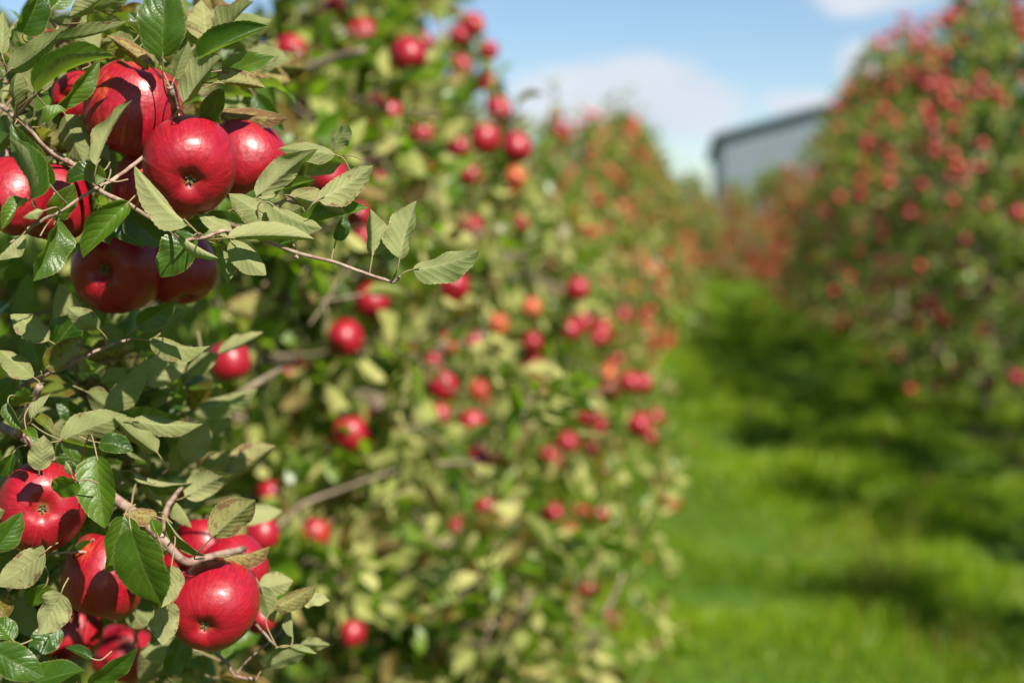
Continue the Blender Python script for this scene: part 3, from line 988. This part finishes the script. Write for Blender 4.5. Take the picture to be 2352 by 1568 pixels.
# ---- fruit: the nearest ones as things, the far ones as one mass
rf = np.random.default_rng(77)
cand = []
for (x, y, H, R, side, k) in TREES:
    if side == 'hidden':
        continue
    n = {'left': 190 if y > 9 else 160 if y > 6.5 else 75, 'right': 200 if y < 16 else 130, 'end': 210}[side]
    if y < 4:
        n = 48
    for i in range(n):
        h = rf.uniform(.3, H - .2)
        if side == 'right' and rf.uniform() < .35:
            h = rf.uniform(1.6, H - .15)
        a = rf.uniform(0, 6.28)
        rr = profile(h / H, R) * (rf.uniform(.92, 1.08) if side == 'end' else rf.uniform(.76, 1.0))
        p = np.array([x + rr * math.cos(a), y + rr * math.sin(a), h])
        ax_, ay_, az_ = proj(p)
        facing = (p[0] - x) * (1 if side == 'left' else -1 if side == 'right' else 0) - 0.6 * (p[1] - y) > -0.1
        if facing and -40 < ax_ < 2400 and -40 < ay_ < 1600:
            if side in ('left',) and y < 4 and (ax_ < 560 or any(math.hypot(ax_ - b[0], ay_ - b[1]) < b[2] + 25 for b in BACK)):
                continue
            cand.append((az_, p, side, k))
cand.sort(key=lambda c: c[0])
NEAR_N = 272 - len(HERO) - len(BACK)
for i, (d, p, side, k) in enumerate(cand[:NEAR_N]):
    o = link("apple", APPLE_S[i % 3], None, category="apple")
    where = (f"the {ORD[k - 1]} tree of the left-hand row" if side == 'left' else f"the {ORD[min(k, 12) - 1]} visible tree of the right-hand row")
    if side == 'left' and k == 2:
        where = "the tree right behind the near branches"
    o["label"] = "small out-of-focus apple among the leaves of " + where
    o["group"] = "small blurred apples on " + where
    orient(o, p, rf.uniform(.030, .038), rf.normal(0, .5, 3) + np.array([0, 0, -1]), rf.uniform(0, 6.28))
    o.color = (float(np.clip(rf.normal(.18, .22), 0, .75)), 0, 0, 1)
fb = Bag()
seg, pr = 10, PROF[[0, 3, 5, 7, 9, 11, 13, 16, 19]]
ph = np.arange(seg) * 2 * np.pi / seg
AV = np.concatenate([np.stack([a * np.cos(ph), a * np.sin(ph), b + 0 * ph], -1) for a, b in pr])
AF = np.array([(i * seg + j, (i + 1) * seg + j, (i + 1) * seg + (j + 1) % seg, i * seg + (j + 1) % seg) for i in range(len(pr) - 1) for j in range(seg)])


def far_apple_material():
    m, t, out = material("far apple skin")
    rnd = t.n('ShaderNodeAttribute', attribute_name='rnd').outputs['Fac']
    col = t.mix(t.smooth(rnd, .45, 1.0), (0.40, 0.015, 0.020), (0.44, 0.045, 0.03))
    bs = t.n('ShaderNodeBsdfPrincipled', ins={'Base Color': col, 'Roughness': .38})
    t.t.links.new(bs.outputs[0], out.inputs[0])
    return m


for d, p, side, k in cand[NEAR_N:]:
    fb.add(AV * rf.uniform(.031, .040) + p, AF, None, rf.uniform(0, 1))
link("distant_apples", fb.mesh("distant_apples", [far_apple_material()]), kind="stuff",
     label="mass of tiny blurred apples on the far trees")

# apples and a few leaves dropped on the ground under the right-hand row
for i, (x, y, s) in enumerate(((2140, 1112, .034), (2030, 1020, .035), (2075, 985, .034), (3390 / 1.74, 1335, .0))):
    if s == 0:
        continue
    X, Y = 1.7, 4.0
    d = (P(x, y, 1) - CAM)
    tt = (0.03 - CAMZ) / d[2]
    p = CAM + d * tt
    o = link("fallen_apple", APPLE_S[i % 3], None, category="apple", group="windfall apples on the ground",
             label=["windfall apple on the grass nearest the lens under the right-hand row", "windfall apple on bare soil, left one of two lying close together",
                    "windfall apple on bare soil, right one of two lying close together"][i])
    orient(o, (p[0], p[1], float(ground_z(p[0], p[1])) + s * .9 + .012), s, (.6, .3, -.5), i)
    o.color = (.1, 0, 0, 1)

# ------------------------------------------------------------------ the near tree: sharp branches, leaves one by one
rh = np.random.default_rng(5)
KIND = {  # rnd (shade of green), age
    'T': (.45, .08), 'TD': (.08, .0), 'TB': (.95, .05), 'TY': (.9, .5), 'U': (.45, .12), 'UL': (.85, .11), 'UO': (.25, .34), 'UY': (.6, .52), 'UB': (.4, .86),
    'UD': (.1, .1)}
# base x y, tip x y, width (photo units), kind, distance, options: r roll, f fold, b bend, c curl, tw twist, dz tip nearer(-)/farther(+), a age
SPEC = {
'upper': """
374 132 384 -42 88 T 1.09 r-8 f16 b30
85 214 262 134 50 T 1.10 r-25 f34 b40
18 166 146 64 44 U 1.08 r20 f24 b-30
52 78 92 -24 82 TD 1.14 r10 f14 b25
4 122 8 28 34 U 1.10 r10 f20
36 240 44 160 64 UO 1.12 r-20 f22 b-60 c.5
80 216 118 84 64 UO 1.16 r15 f14 b20
132 242 226 142 46 TB 1.17 r15 f24 b30
104 283 154 256 32 TB 1.10 r-30 f15 b80
150 263 192 374 66 UO 1.19 r12 f12 b-20
342 150 248 84 46 UY 1.13 r-15 f18 b30 a.75
352 102 298 32 58 TD 1.16 r20 f15 b20
124 92 290 50 26 UO 1.11 r38 f32 b-30
200 52 286 54 44 UO 1.16 r10 f14
368 152 288 52 34 UO 1.15 r-35 f22 b20
472 96 462 2 78 UY 1.18 r8 f12 b-30 c.4 a.45
500 98 580 8 42 UO 1.13 r20 f26 b20
456 142 610 62 64 TD 1.11 r-18 f22 b30
510 164 566 120 22 U 1.12 r35 f24
400 182 432 98 38 UD 1.16 r-25 f20
422 236 508 134 54 UL 1.10 r14 f30 b20 tw.5
480 284 512 203 52 TD 1.15 r-10 f20 b25
500 258 658 272 42 UB 1.2 r-14 f10 b40 tw.3 a.95
498 190 606 202 36 UY 1.12 r18 f24 b30 a.5
508 182 628 132 38 TB 1.16 r-20 f25 b20
520 160 616 181 24 UB 1.17 r25 f25 a1
222 381 302 234 30 UL 1.07 r34 f40 b18 tw.9
72 458 20 320 46 T 1.06 r24 f26 b25 tw.5
120 430 29 287 50 T 1.07 r-26 f34 b20 tw-.5
243 412 196 384 44 TB 1.09 r-12 f16 b40
434 515 312 384 42 UL 1.06 r18 f30 b26 tw-.4
222 396 154 418 44 TD 1.15 r15 f20 b40
228 138 262 92 30 TY 1.18 r20
420 116 390 60 34 T 1.19 r-15
310 110 236 96 30 UO 1.19 r-20
60 150 40 96 40 T 1.18
212 20 300 -14 40 UO 1.2 r15
240 -6 160 38 42 UL 1.18 r-15
120 20 160 -30 44 T 1.17
560 150 640 128 30 UO 1.2 r-25
330 98 366 40 40 UO 1.2
300 100 236 120 40 TB 1.19 r-20
430 90 520 50 44 UO 1.2 r10
30 60 -12 100 40 T 1.19
174 330 186 262 34 UO 1.2
""",
'middle': """
296 464 194 588 84 TB 1.07 r8 f12 b30 c.4
64 460 4 526 34 TB 1.08 r20 f20 b30
101 484 54 500 32 UL 1.06 r15 f24 b-70 c.8
130 500 77 642 58 T 1.09 r-18 f26 b20 tw.7
54 537 -4 596 28 UL 1.08 r30 f24
118 504 169 424 52 T 1.13 r20 f14 b20
183 560 116 550 42 TD 1.22 r-20 f10
412 540 500 592 44 UL 1.07 r-12 f18 b30 c.6
446 540 371 634 78 T 1.12 r14 f12 b24
288 486 376 566 64 TD 1.175 r10 f10
262 476 330 566 62 TD 1.185 r4 f8
232 474 292 552 56 TD 1.19 r4 f8
482 520 380 536 36 TD 1.18 r25
620 506 528 446 58 UO 1.11 r10 f14 b-20
548 536 454 490 32 U 1.15 r25 f22
556 516 478 490 38 TD 1.17 r-15
522 547 716 549 46 UL 1.09 r12 f18 b30
530 552 609 630 54 U 1.11 r-16 f16 b20 tw.4
500 564 523 652 40 UO 1.18 r12 f14
230 510 250 560 38 TD 1.19
20 640 44 590 38 T 1.3 r20
250 370 210 330 34 UO 1.18
""",
'right': """
770 356 643 342 42 U 1.16 r14 f16 b-30
762 341 798 283 38 UD 1.18 r-12 f14 b20
792 358 706 402 46 U 1.17 r-22 f10 b30
589 452 726 346 46 UL 1.12 r16 f34 b18 tw.9
598 456 722 414 30 TB 1.14 r-24 f24 b22
731 459 854 382 56 UL 1.10 r-14 f18 b30 tw.4 a.35
664 449 792 490 46 UL 1.12 r12 f16 b24 a.45
690 506 843 478 42 TB 1.13 r-14 f20 b36
614 464 736 523 34 U 1.10 r-18 f30 b26 tw.5
772 552 788 494 38 TD 1.15 r16 f18 b20
855 587 850 483 54 U 1.10 r-10 f18 b18 c.6
888 599 906 514 34 TB 1.12 r22 f14
918 593 956 465 64 U 1.09 r12 f22 b20
948 619 1096 577 62 U 1.09 r-16 f16 b34 tw.2
640 500 700 470 40 U 1.17 r10
700 545 640 560 32 TD 1.17 r20
560 470 640 440 36 T 1.19 r-15
""",
'lower': """
112 782 26 724 52 UO 1.15 r14 f16 b-36
120 802 182 722 82 TD 1.20 r8 f8 b14
94 852 70 752 58 TD 1.18 r-14 f10
227 756 156 706 46 UO 1.15 r-14 f18 b-40 c.4
315 752 402 690 52 TD 1.17 r16 f14 b22
372 760 424 712 40 UD 1.25 r12
344 782 480 793 36 UO 1.15 r-20 f20 b30
106 846 186 776 58 T 1.16 r10 f10 a.6
76 866 -2 806 46 UO 1.15 r14 f14 b-20
246 946 334 824 62 U 1.22 r-12 f14 b-14
334 882 438 798 64 UL 1.30 r10 f12 b-18
428 852 502 814 34 UL 1.34 r-18 f20
388 936 444 852 66 UL 1.40 r10 f10
444 942 588 894 56 UL 1.38 r-16 f14 b30
500 812 602 764 34 UL 1.40 r18 f16 a.3
304 966 462 972 46 UO 1.20 r-14 f16 b34
138 1012 288 956 66 U 1.19 r12 f14 b34
362 1040 262 958 58 UO 1.20 r-14 f18 b-26
140 1010 256 1031 30 T 1.18 r24 f28
228 1016 304 1034 44 TD 1.17 r-14 f18 b44
72 966 114 904 42 UL 1.12 r14 f28 b-22 c.6
78 956 124 998 24 TY 1.12 r-24 f24
44 931 60 893 50 TB 1.13 r10 f8
18 924 50 986 38 T 1.12 r18 f22 b22
60 984 77 1030 22 TB 1.12 r-14 f22 b40
90 1080 100 1001 50 UL 1.11 r10 f12 b-20
176 1072 130 1014 48 TD 1.20 r10
480 1000 528 920 44 UL 1.42 r-12 f18
428 1062 472 968 72 UL 1.30 r10 f18
384 1078 420 1022 42 U 1.32 r-18
310 1086 440 1108 30 TB 1.24 r28 f28 b24
425 1140 528 1090 52 UL 1.26 r14 f18 b36
470 1104 524 1034 62 UL 1.36 r-12 f12 a.4
520 1098 630 1026 70 UL 1.36 r12 f12 b20 a.5
232 880 320 860 44 U 1.30 r10
280 800 240 740 44 UD 1.30 r14
330 840 300 920 40 TD 1.3 r14
30 870 -20 930 44 TD 1.2
200 900 260 940 46 UO 1.26 r10
190 960 130 920 46 TD 1.26
380 880 330 960 44 U 1.34
""",
'fruiting': """
222 1046 241 1208 96 TB 1.11 r10 f10 b24
286 1184 243 1312 90 T 1.13 r-12 f10 b20
300 1212 370 1384 98 T 1.10 r12 f12 b20
180 1104 121 1122 50 TB 1.09 r-14 f12 b22
166 1094 150 1058 22 UL 1.08 r18 f24 b-70
-8 1262 49 1177 52 T 1.05 r14 f18 b20
104 1266 -8 1342 72 UL 1.14 r12 f12 b18 a.35
107 1340 64 1392 38 TB 1.17 r-14 f14
140 1362 88 1454 84 UL 1.13 r10 f12 b20 a.28
140 1440 66 1500 56 TD 1.20 r10
360 1186 284 1180 36 UB 1.17 r18 f18 a.7
365 1236 348 1189 40 TB 1.14 r12 f30 b-50
384 1190 470 1274 20 TB 1.15 r34 f24
488 1233 584 1150 62 UO 1.13 r12 f20 b24 a.5
512 1278 617 1254 42 UB 1.19 r-14 f18 b36 a.72
394 1298 371 1392 42 UL 1.10 r16 f24 b22 a.38
390 1384 374 1478 64 UL 1.14 r-10 f20 b18 a.3
386 1546 432 1444 56 TD 1.26 r10 f12
204 1570 313 1489 38 TD 1.10 r24 f28 b20
-22 1490 99 1552 74 T 1.06 r10 f14 b24
58 1578 193 1540 58 T 1.08 r-18 f12 b20
212 1512 152 1487 24 TD 1.12 r24 b30
628 1396 724 1344 46 UO 1.20 r-12 f20 b30 a.55
594 1352 672 1334 60 UL 1.24 r10 f10 a.3
690 1376 756 1378 28 UL 1.24 r-18 f24 b-30
598 1346 626 1428 42 U 1.22 r12 f14
662 1482 727 1500 46 U 1.20 r12 f24 b-60 c.6
672 1462 664 1392 24 U 1.22 r26
612 1532 700 1500 36 UL 1.26 r18 b20
690 1478 756 1480 24 UL 1.28 r20
0 1420 20 1360 44 TY 1.16 a.8
30 1470 -10 1420 46 T 1.14
210 1240 170 1290 44 TD 1.2
60 1310 130 1290 40 TD 1.24
330 1110 370 1160 40 U 1.24
400 1150 440 1210 38 UO 1.24
480 1500 540 1460 40 TB 1.36 r14
560 1400 520 1460 40 U 1.36
30 1040 0 1090 40 T 1.18
"""}
# twigs of each branch: radius start, radius end (photo units at that distance), then points x y z
TWIGS = {
'upper': [(6, 4, [(-120, 190, 1.3), (0, 242, 1.22), (33, 271, 1.19), (62, 290, 1.17), (110, 345, 1.18), (165, 380, 1.2)]),
          (8, 7.4, [(402, 272, 1.17), (400, 240, 1.15), (395, 217, 1.135), (390, 199, 1.13)]),
          (11, 8, [(-60, 250, 1.5), (60, 150, 1.36), (140, 90, 1.27), (168, 58, 1.22), (188, 18, 1.19)]),
          (9, 7, [(402, 270, 1.19), (450, 300, 1.27), (510, 300, 1.36)]),
          (4, 3, [(33, 271, 1.19), (80, 215, 1.15), (120, 100, 1.16), (136, 55, 1.18)])],
'middle': [(3.4, 5, [(137, 487, 1.09), (220, 432, 1.10), (260, 413, 1.105), (325, 364, 1.13), (372, 330, 1.19)]),
           (2.6, 4.4, [(20, 560, 1.10), (52, 540, 1.10), (86, 512, 1.095), (137, 487, 1.09)]),
           (6, 4, [(80, 330, 1.22), (175, 382, 1.19), (235, 440, 1.165), (296, 470, 1.15), (337, 497, 1.135), (382, 522, 1.12), (414, 554, 1.10)]),
           (4, 4, [(414, 554, 1.10), (470, 545, 1.13), (520, 530, 1.15), (601, 549, 1.12)])],
'right': [(5.6, 3.2, [(480, 500, 1.2), (560, 528, 1.14), (601, 549, 1.115), (687, 582, 1.10), (772, 604, 1.10), (848, 631, 1.10), (905, 649, 1.10)]),
          (4, 2.6, [(905, 649, 1.10), (914, 640, 1.098), (919, 634, 1.096)]),
          (3.6, 2.6, [(682, 588, 1.10), (680, 592, 1.098), (684, 590, 1.095)]),
          (4.2, 3.2, [(560, 528, 1.14), (600, 490, 1.14), (650, 462, 1.15), (690, 470, 1.15)])],
'lower': [(5, 3, [(-60, 930, 1.3), (40, 890, 1.22), (150, 841, 1.18), (237, 799, 1.18), (300, 778, 1.2)]),
          (10, 8.5, [(40, 1000, 1.18), (57, 960, 1.16), (76, 920, 1.145), (92, 885, 1.135)]),
          (12, 10, [(-160, 900, 1.4), (-40, 960, 1.26), (57, 1005, 1.2), (110, 1050, 1.22), (180, 1090, 1.24)]),
          (4, 3, [(340, 1000, 1.36), (360, 940, 1.36), (374, 880, 1.36), (385, 830, 1.38)])],
'fruiting': [(13, 8, [(180, 1090, 1.24), (300, 1170, 1.22), (375, 1241, 1.19), (425, 1288, 1.2), (470, 1281, 1.22), (560, 1260, 1.3)]),
             (8, 4, [(375, 1220, 1.2), (382, 1171, 1.2), (400, 1140, 1.22), (418, 1118, 1.24)]),
             (3.2, 3, [(560, 1380, 1.3), (587, 1430, 1.24), (612, 1460, 1.22), (636, 1487, 1.2)]),
             (4, 3.4, [(440, 1440, 1.34), (476, 1485, 1.27), (521, 1520, 1.25), (539, 1551, 1.25), (590, 1559, 1.25)]),
             (2.2, 2, [(539, 1551, 1.25), (575, 1510, 1.25), (640, 1455, 1.25), (655, 1420, 1.24)]),
             (3, 2.4, [(222, 1268, 1.2), (150, 1268, 1.18), (80, 1275, 1.17)])]}
PETIOLE_TO = {(374, 132): (384, 222, 1.14), (422, 236): (404, 268, 1.15), (85, 214): (60, 288, 1.16), (18, 166): (-10, 250, 1.2), (36, 240): (40, 275, 1.18),
              (120, 430): (153, 468, 1.09), (434, 515): (446, 544, 1.10), (855, 587): (848, 631, 1.10), (888, 599): (885, 642, 1.10), (918, 593): (900, 646, 1.10),
              (948, 619): (908, 648, 1.10), (222, 1046): (180, 1092, 1.2), (772, 552): (774, 604, 1.10), (690, 506): (684, 582, 1.10), (222, 381): (232, 430, 1.1),
              (488, 1233): (470, 1281, 1.2), (512, 1278): (488, 1290, 1.2), (394, 1298): (386, 1252, 1.18), (315, 752): (290, 782, 1.19), (344, 782): (290, 782, 1.19),
              (227, 756): (240, 797, 1.18), (112, 782): (125, 803, 1.18), (94, 852): (92, 880, 1.15), (522, 547): (492, 560, 1.14), (412, 540): (410, 548, 1.1),
              (296, 464): (310, 480, 1.14), (662, 1482): (637, 1486, 1.2), (304, 966): (280, 1000, 1.22), (138, 1012): (60, 985, 1.19)}


def parse(text):
    rows = []
    for ln in text.strip().splitlines():
        a = ln.split()
        o = {'r': None, 'f': None, 'b': None, 'c': 0.0, 'tw': None, 'dz': 0.0, 'a': None}
        for w_ in a[7:]:
            k = 'tw' if w_.startswith('tw') else 'dz' if w_.startswith('dz') else w_[0]
            o[k] = float(w_[len(k):])
        rows.append((*map(float, a[:5]), a[5], float(a[6]), o))
    return rows


TREE0 = (-0.85, 1.0)
hero = link("apple_tree", None, None, category="tree", group="apple trees of the left row",
            label="nearest apple tree, its sharp leafy branches and big red apples filling the left side")
hero.location = (TREE0[0], TREE0[1], 0)
HO = np.array([TREE0[0], TREE0[1], 0])
BLOCK = []      # blades already placed: (x, y, distance)


def blade_args(row):
    bx, by, tx, ty, wd, kd, z, o = row
    dz = o['dz'] + rh.normal(0, .008)
    p0, p1 = P(bx, by, z - dz / 2), P(tx, ty, z + dz / 2)
    ax = p1 - p0
    L = np.linalg.norm(ax)
    ax = ax / L
    L *= 1.03
    to = unit(CAM - (p0 + p1) / 2)
    n0 = unit(to - ax * (to @ ax))
    b = np.cross(ax, n0)
    roll = RAD(1.7 * o['r'] + rh.normal(0, 8) if o['r'] is not None else rh.normal(0, 28))
    n = math.cos(roll) * n0 + math.sin(roll) * b
    fold = RAD(min(o['f'] * rh.choice([1.2, 1.5, 2.1]), 58) if o['f'] is not None else rh.uniform(10, 38))
    bend = RAD(1.25 * o['b'] if o['b'] is not None else rh.normal(18, 16))
    W = 1.08 * wd * K * z / max(math.cos(roll) * math.cos(fold), .45)
    under = kd[0] == 'U'
    if under:
        n = -n
        if o['b'] is None:
            bend = -bend
    rnd, age = KIND[kd]
    if o['a'] is not None:
        age = o['a']
    return p0, ax, n, L, min(W, L * .78), fold, bend, o['c'] + rh.uniform(-.75, .75), (o['tw'] if o['tw'] is not None else rh.normal(0, .45)), float(np.clip(rnd + rh.normal(0, .07), 0, 1)), age


def petiole(bag, p0, ax, n, end, r=.00052):
    mid = p0 - ax * np.linalg.norm(end - p0) * .45
    pts = smooth_path([p0 + ax * .006, p0, 0.5 * mid + 0.5 * (p0 + end) / 2 - n * .0015, end], 4)
    V, F = tube(pts, np.linspace(r * .9, r * 1.35, len(pts)), 6, caps=False)
    bag.add(V, F, mat=1)


BRANCH_LABEL = {'upper': None, 'middle': None, 'right': "slender bare-ended twig reaching out with four pale leaves at its tip", 'lower': None, 'fruiting': None}
for nm, text in SPEC.items():
    wood = Bag()
    for r0, r1, pts in TWIGS[nm]:
        w3 = np.array([P(*p) for p in pts])
        path = smooth_path(w3, 5) + np.r_[[np.zeros(3)], rh.normal(0, .00022, (5 * (len(pts) - 1) - 1, 3)), [np.zeros(3)]]
        zs = np.interp(np.linspace(0, 1, len(path)), np.linspace(0, 1, len(pts)), [p[2] for p in pts])
        rad = np.linspace(r0, r1, len(path)) * K * zs * (1 + .16 * np.abs(rh.normal(0, 1, len(path))) * (rh.uniform(0, 1, len(path)) < .3))
        V, F = tube(path, rad, 10)
        wood.add(V, F)
    br = link("branch", wood.mesh("branch", [M_TWIG], HO), hero)
    if BRANCH_LABEL[nm]:
        br['label'] = BRANCH_LABEL[nm]
    fol = Bag()
    nodes = np.array([P(*p) for _, _, pts in TWIGS[nm] for p in pts])
    for row in parse(text):
        p0, ax, n, L, W, fold, bend, curl, tw, rnd, age = blade_args(row)
        V, F, uv = leaves(p0, ax, n, L, W, fold, bend, rh.uniform(.02, .075), rh.uniform(0, 6.28), 30, 8, serr=.022, curl=curl, twist=tw)
        fol.add(V, F, uv, rnd, age)
        key = (int(row[0]), int(row[1]))
        if key in PETIOLE_TO:
            end = P(*PETIOLE_TO[key])
        else:
            dd = np.linalg.norm(nodes - p0, axis=1)
            tgt = nodes[np.argmin(dd)]
            end = tgt if dd.min() < .035 else p0 + unit(0.55 * unit(tgt - p0) - 0.8 * ax + .3 * FWD) * rh.uniform(.012, .018)
        petiole(fol, p0, ax, n, end)
    link("foliage", fol.mesh("foliage", [M_LEAF, M_PET], HO), br)


# ---- the depth of the same tree: shoots with leaves behind the sharp ones and out of the frame
def in_frame_zone(x, y):
    """How far behind the lens the filling leaves may start, by place; None keeps the place open."""
    if y < 30 and x > 150:
        return None
    if y < 110 and (x < 40 or x > 560):
        return None
    if x < 640 and y < 420:
        return 1.21 if x < 430 else 1.3
    if x < 480 and 420 <= y < 560:
        return 1.28
    if 560 <= y < 690:
        return None
    if 690 <= y < 860:
        return 1.26 if x < 330 else None
    if 860 <= y < 1120:
        return 1.28 if x < 500 else None
    return 1.29 if x < 560 and not (215 < x < 350 and 1430 < y) else None


fill = Bag()
cnt = 0
B_, A_, N_, L_ = [], [], [], []
while cnt < 290:
    inside = cnt < 210
    if inside:
        x, y = rh.uniform(-40, 560), rh.uniform(20, 1600)
        z0 = in_frame_zone(x, y)
        if z0 is None:
            continue
        z = z0 + rh.uniform(.02, .34)
    else:
        x, y, z = rh.uniform(-1500, -90), rh.uniform(-500, 1900), rh.uniform(1.0, 1.8)
    c = P(x, y, z)
    d = unit(np.array([rh.normal(.45, .5), rh.normal(-.1, .5), rh.normal(.25, .4)]))
    l = rh.uniform(.04, .09)
    got = 0
    for q_ in range(int(rh.integers(4, 8))):
        t_ = rh.uniform(-.9, 1.05)
        ax = unit(.6 * d + .8 * unit(rh.normal(size=3)) + np.array([0, 0, -.05]))
        pb = c + d * l * t_
        qx, qy, qz = proj(pb + ax * .03)
        zz = in_frame_zone(qx, qy)
        if -30 < qx < 1300 and -30 < qy < 1600 and (zz is None or qz < zz):
            continue
        if any(math.hypot(qx - a_[2], qy - a_[3]) < a_[4] * .85 + 14 and qz < a_[5] for a_ in APPLES):
            continue
        if any(0 < (pb - a_[0]) @ SUN < .8 and np.linalg.norm((pb + ax * .03 - a_[0]) - ((pb + ax * .03 - a_[0]) @ SUN) * SUN) < a_[1] + .02
               for i_, a_ in enumerate(APPLES) if i_ not in (3, 5, 7, 8, 10, 15)):
            continue                                                # these hang in the sun
        B_.append(pb + ax * .014)
        A_.append(ax)
        N_.append(unit(np.array([0, 0, .6]) + rh.normal(0, .75, 3) + .35 * FWD))
        L_.append(rh.uniform(.038, .064))
        petiole(fill, B_[-1], ax, N_[-1], pb)
        got += 1
    if got > 3:
        V, F = tube([c - d * l * .8, c + d * 0.1 * l, c + d * l * .8], [.0015, .0013, .0010], 6)
        fill.add(V, F, mat=1)
    cnt += 1
n = len(B_)
L_ = np.array(L_)
V, F, uv = leaves(B_, A_, N_, L_, L_ * rh.uniform(.45, .62, n), rh.uniform(.1, .6, n), rh.normal(.35, .45, n), rh.uniform(.02, .08, n), rh.uniform(0, 6.28, n), 14, 6,
                  serr=.02, twist=rh.normal(0, .35, n))
per = 15 * 7
fill.add(V, F, uv, np.repeat(rh.uniform(0, 1, n), per), np.repeat(np.where(rh.uniform(0, 1, n) < .2, rh.uniform(.3, .9, n), rh.uniform(0, .2, n)), per))
link("foliage", fill.mesh("foliage", [M_LEAF, M_PET], HO), hero)

tw_, *td = grow(131, 2.5, .62, 24, 10, 11, leaf=(.045, .07), sprouts=2)
Bw = td[0] + HO
px, py, pz = proj(Bw)
kp = ~((px > -160) & (px < 2500) & (py > -200) & (py < 1700) & (pz > 0)) & (np.linalg.norm(Bw - CAM, axis=1) > .55) & ~((pz > 0) & (pz < 1.15) & (px > -700))
kp &= ~((Bw[:, 0] > -.42))
trunk = Bag()
hs = np.linspace(0, 1, 9)
V, F = tube(smooth_path(np.stack([.05 * np.sin(3 * hs), .04 * np.cos(2 * hs) - .04, hs * 2.4 - .06], -1), 2), np.interp(np.linspace(0, 1, 17), [0, .05, 1], [.055, .042, .008]), 10)
trunk.add(V, F)
for tgt, hz, r0 in (((-120, 190, 1.3), 1.35, .011), ((-160, 900, 1.4), .85, .012), ((-60, 250, 1.5), 1.5, .010), ((-60, 930, 1.3), 1.0, .008), ((80, 330, 1.22), 1.30, .009)):
    e = P(*tgt) - HO
    s = np.array([0.02, 0, hz])
    V, F = tube(smooth_path([s, (s + e) / 2 + np.array([0, 0, .05]), e], 4), np.linspace(r0, r0 * .6, 9), 8)
    trunk.add(V, F)
link("trunk", trunk.mesh("trunk", [M_BARK]), hero)
link("crown", crown_mesh("crown", td, 131, kp), hero)

# ------------------------------------------------------------------ barn beyond the trees
BY, BX0, BX1, EAVE, APEX = 60.0, 1.45, 16.2, 5.4, 7.4
barn = link("barn", None, None, label="grey-blue metal barn with a dark low-pitched roof edge behind the far trees", category="barn")
barn.location = ((BX0 + BX1) / 2, BY, 0)


def barn_part(nm, V, F, mat, parent=barn):
    return link(nm, make_mesh(nm, np.asarray(V, float) - np.array([(BX0 + BX1) / 2, BY, 0]), F, [mat], smooth=False), parent)


M_CLAD = metal_material("corrugated cladding", (0.12, 0.155, 0.185), .55)
M_ROOF = metal_material("dark roof sheet", (0.105, 0.138, 0.175), .45)
M_DOOR = metal_material("sliding door sheet", (0.12, 0.15, 0.18), .5)


def corrugated(p0, p1, top, n):
    V, F = [], []
    for i in range(n + 1):
        t = i / n
        x, y = p0[0] + (p1[0] - p0[0]) * t, p0[1] + (p1[1] - p0[1]) * t
        off = 0.008 * (1 if (i // 2) % 2 else -1)
        nx, ny_ = (p1[1] - p0[1]), -(p1[0] - p0[0])
        l = math.hypot(nx, ny_)
        V += [(x + nx / l * off, y + ny_ / l * off, 0), (x + nx / l * off, y + ny_ / l * off, top(t))]
    for i in range(n):
        F.append((2 * i, 2 * i + 2, 2 * i + 3, 2 * i + 1))
    return V, F


gable = lambda t: EAVE + (APEX - EAVE) * (1 - abs(2 * t - 1))
barn_part("wall", *corrugated((BX0, BY), (BX1, BY), gable, 160), M_CLAD)
barn_part("wall", *corrugated((BX1, BY + 22), (BX0, BY + 22), gable, 160), M_CLAD)
barn_part("wall", *corrugated((BX0, BY + 22), (BX0, BY), lambda t: EAVE, 160), M_CLAD)
barn_part("wall", *corrugated((BX1, BY), (BX1, BY + 22), lambda t: EAVE, 160), M_CLAD)
xm = (BX0 + BX1) / 2
V, F = [], []
sl = (APEX - EAVE) / (xm - BX0)
for y in (BY - .45, BY + 22.45):
    for x, z in ((BX0 - .4, EAVE - .4 * sl), (xm, APEX), (BX1 + .4, EAVE - .4 * sl)):
        V += [(x, y, z + .06), (x, y, z + .18)]
for a in (0, 2):
    F += [(a, a + 1, a + 3, a + 2), (6 + a, 6 + a + 2, 6 + a + 3, 6 + a + 1), (a + 1, a + 7, a + 9, a + 3), (a, a + 2, a + 8, a + 6)]
F += [(0, 6, 7, 1), (4, 5, 11, 10)]
barn_part("roof", V, F, M_ROOF)
dv = [(xm - 2.4, BY - .06, 0), (xm + 2.4, BY - .06, 0), (xm + 2.4, BY - .06, 4.2), (xm - 2.4, BY - .06, 4.2),
      (xm - 2.4, BY - .14, 0), (xm + 2.4, BY - .14, 0), (xm + 2.4, BY - .14, 4.2), (xm - 2.4, BY - .14, 4.2)]
barn_part("door", dv, [(4, 5, 6, 7), (0, 4, 7, 3), (1, 2, 6, 5), (3, 7, 6, 2)], M_DOOR)
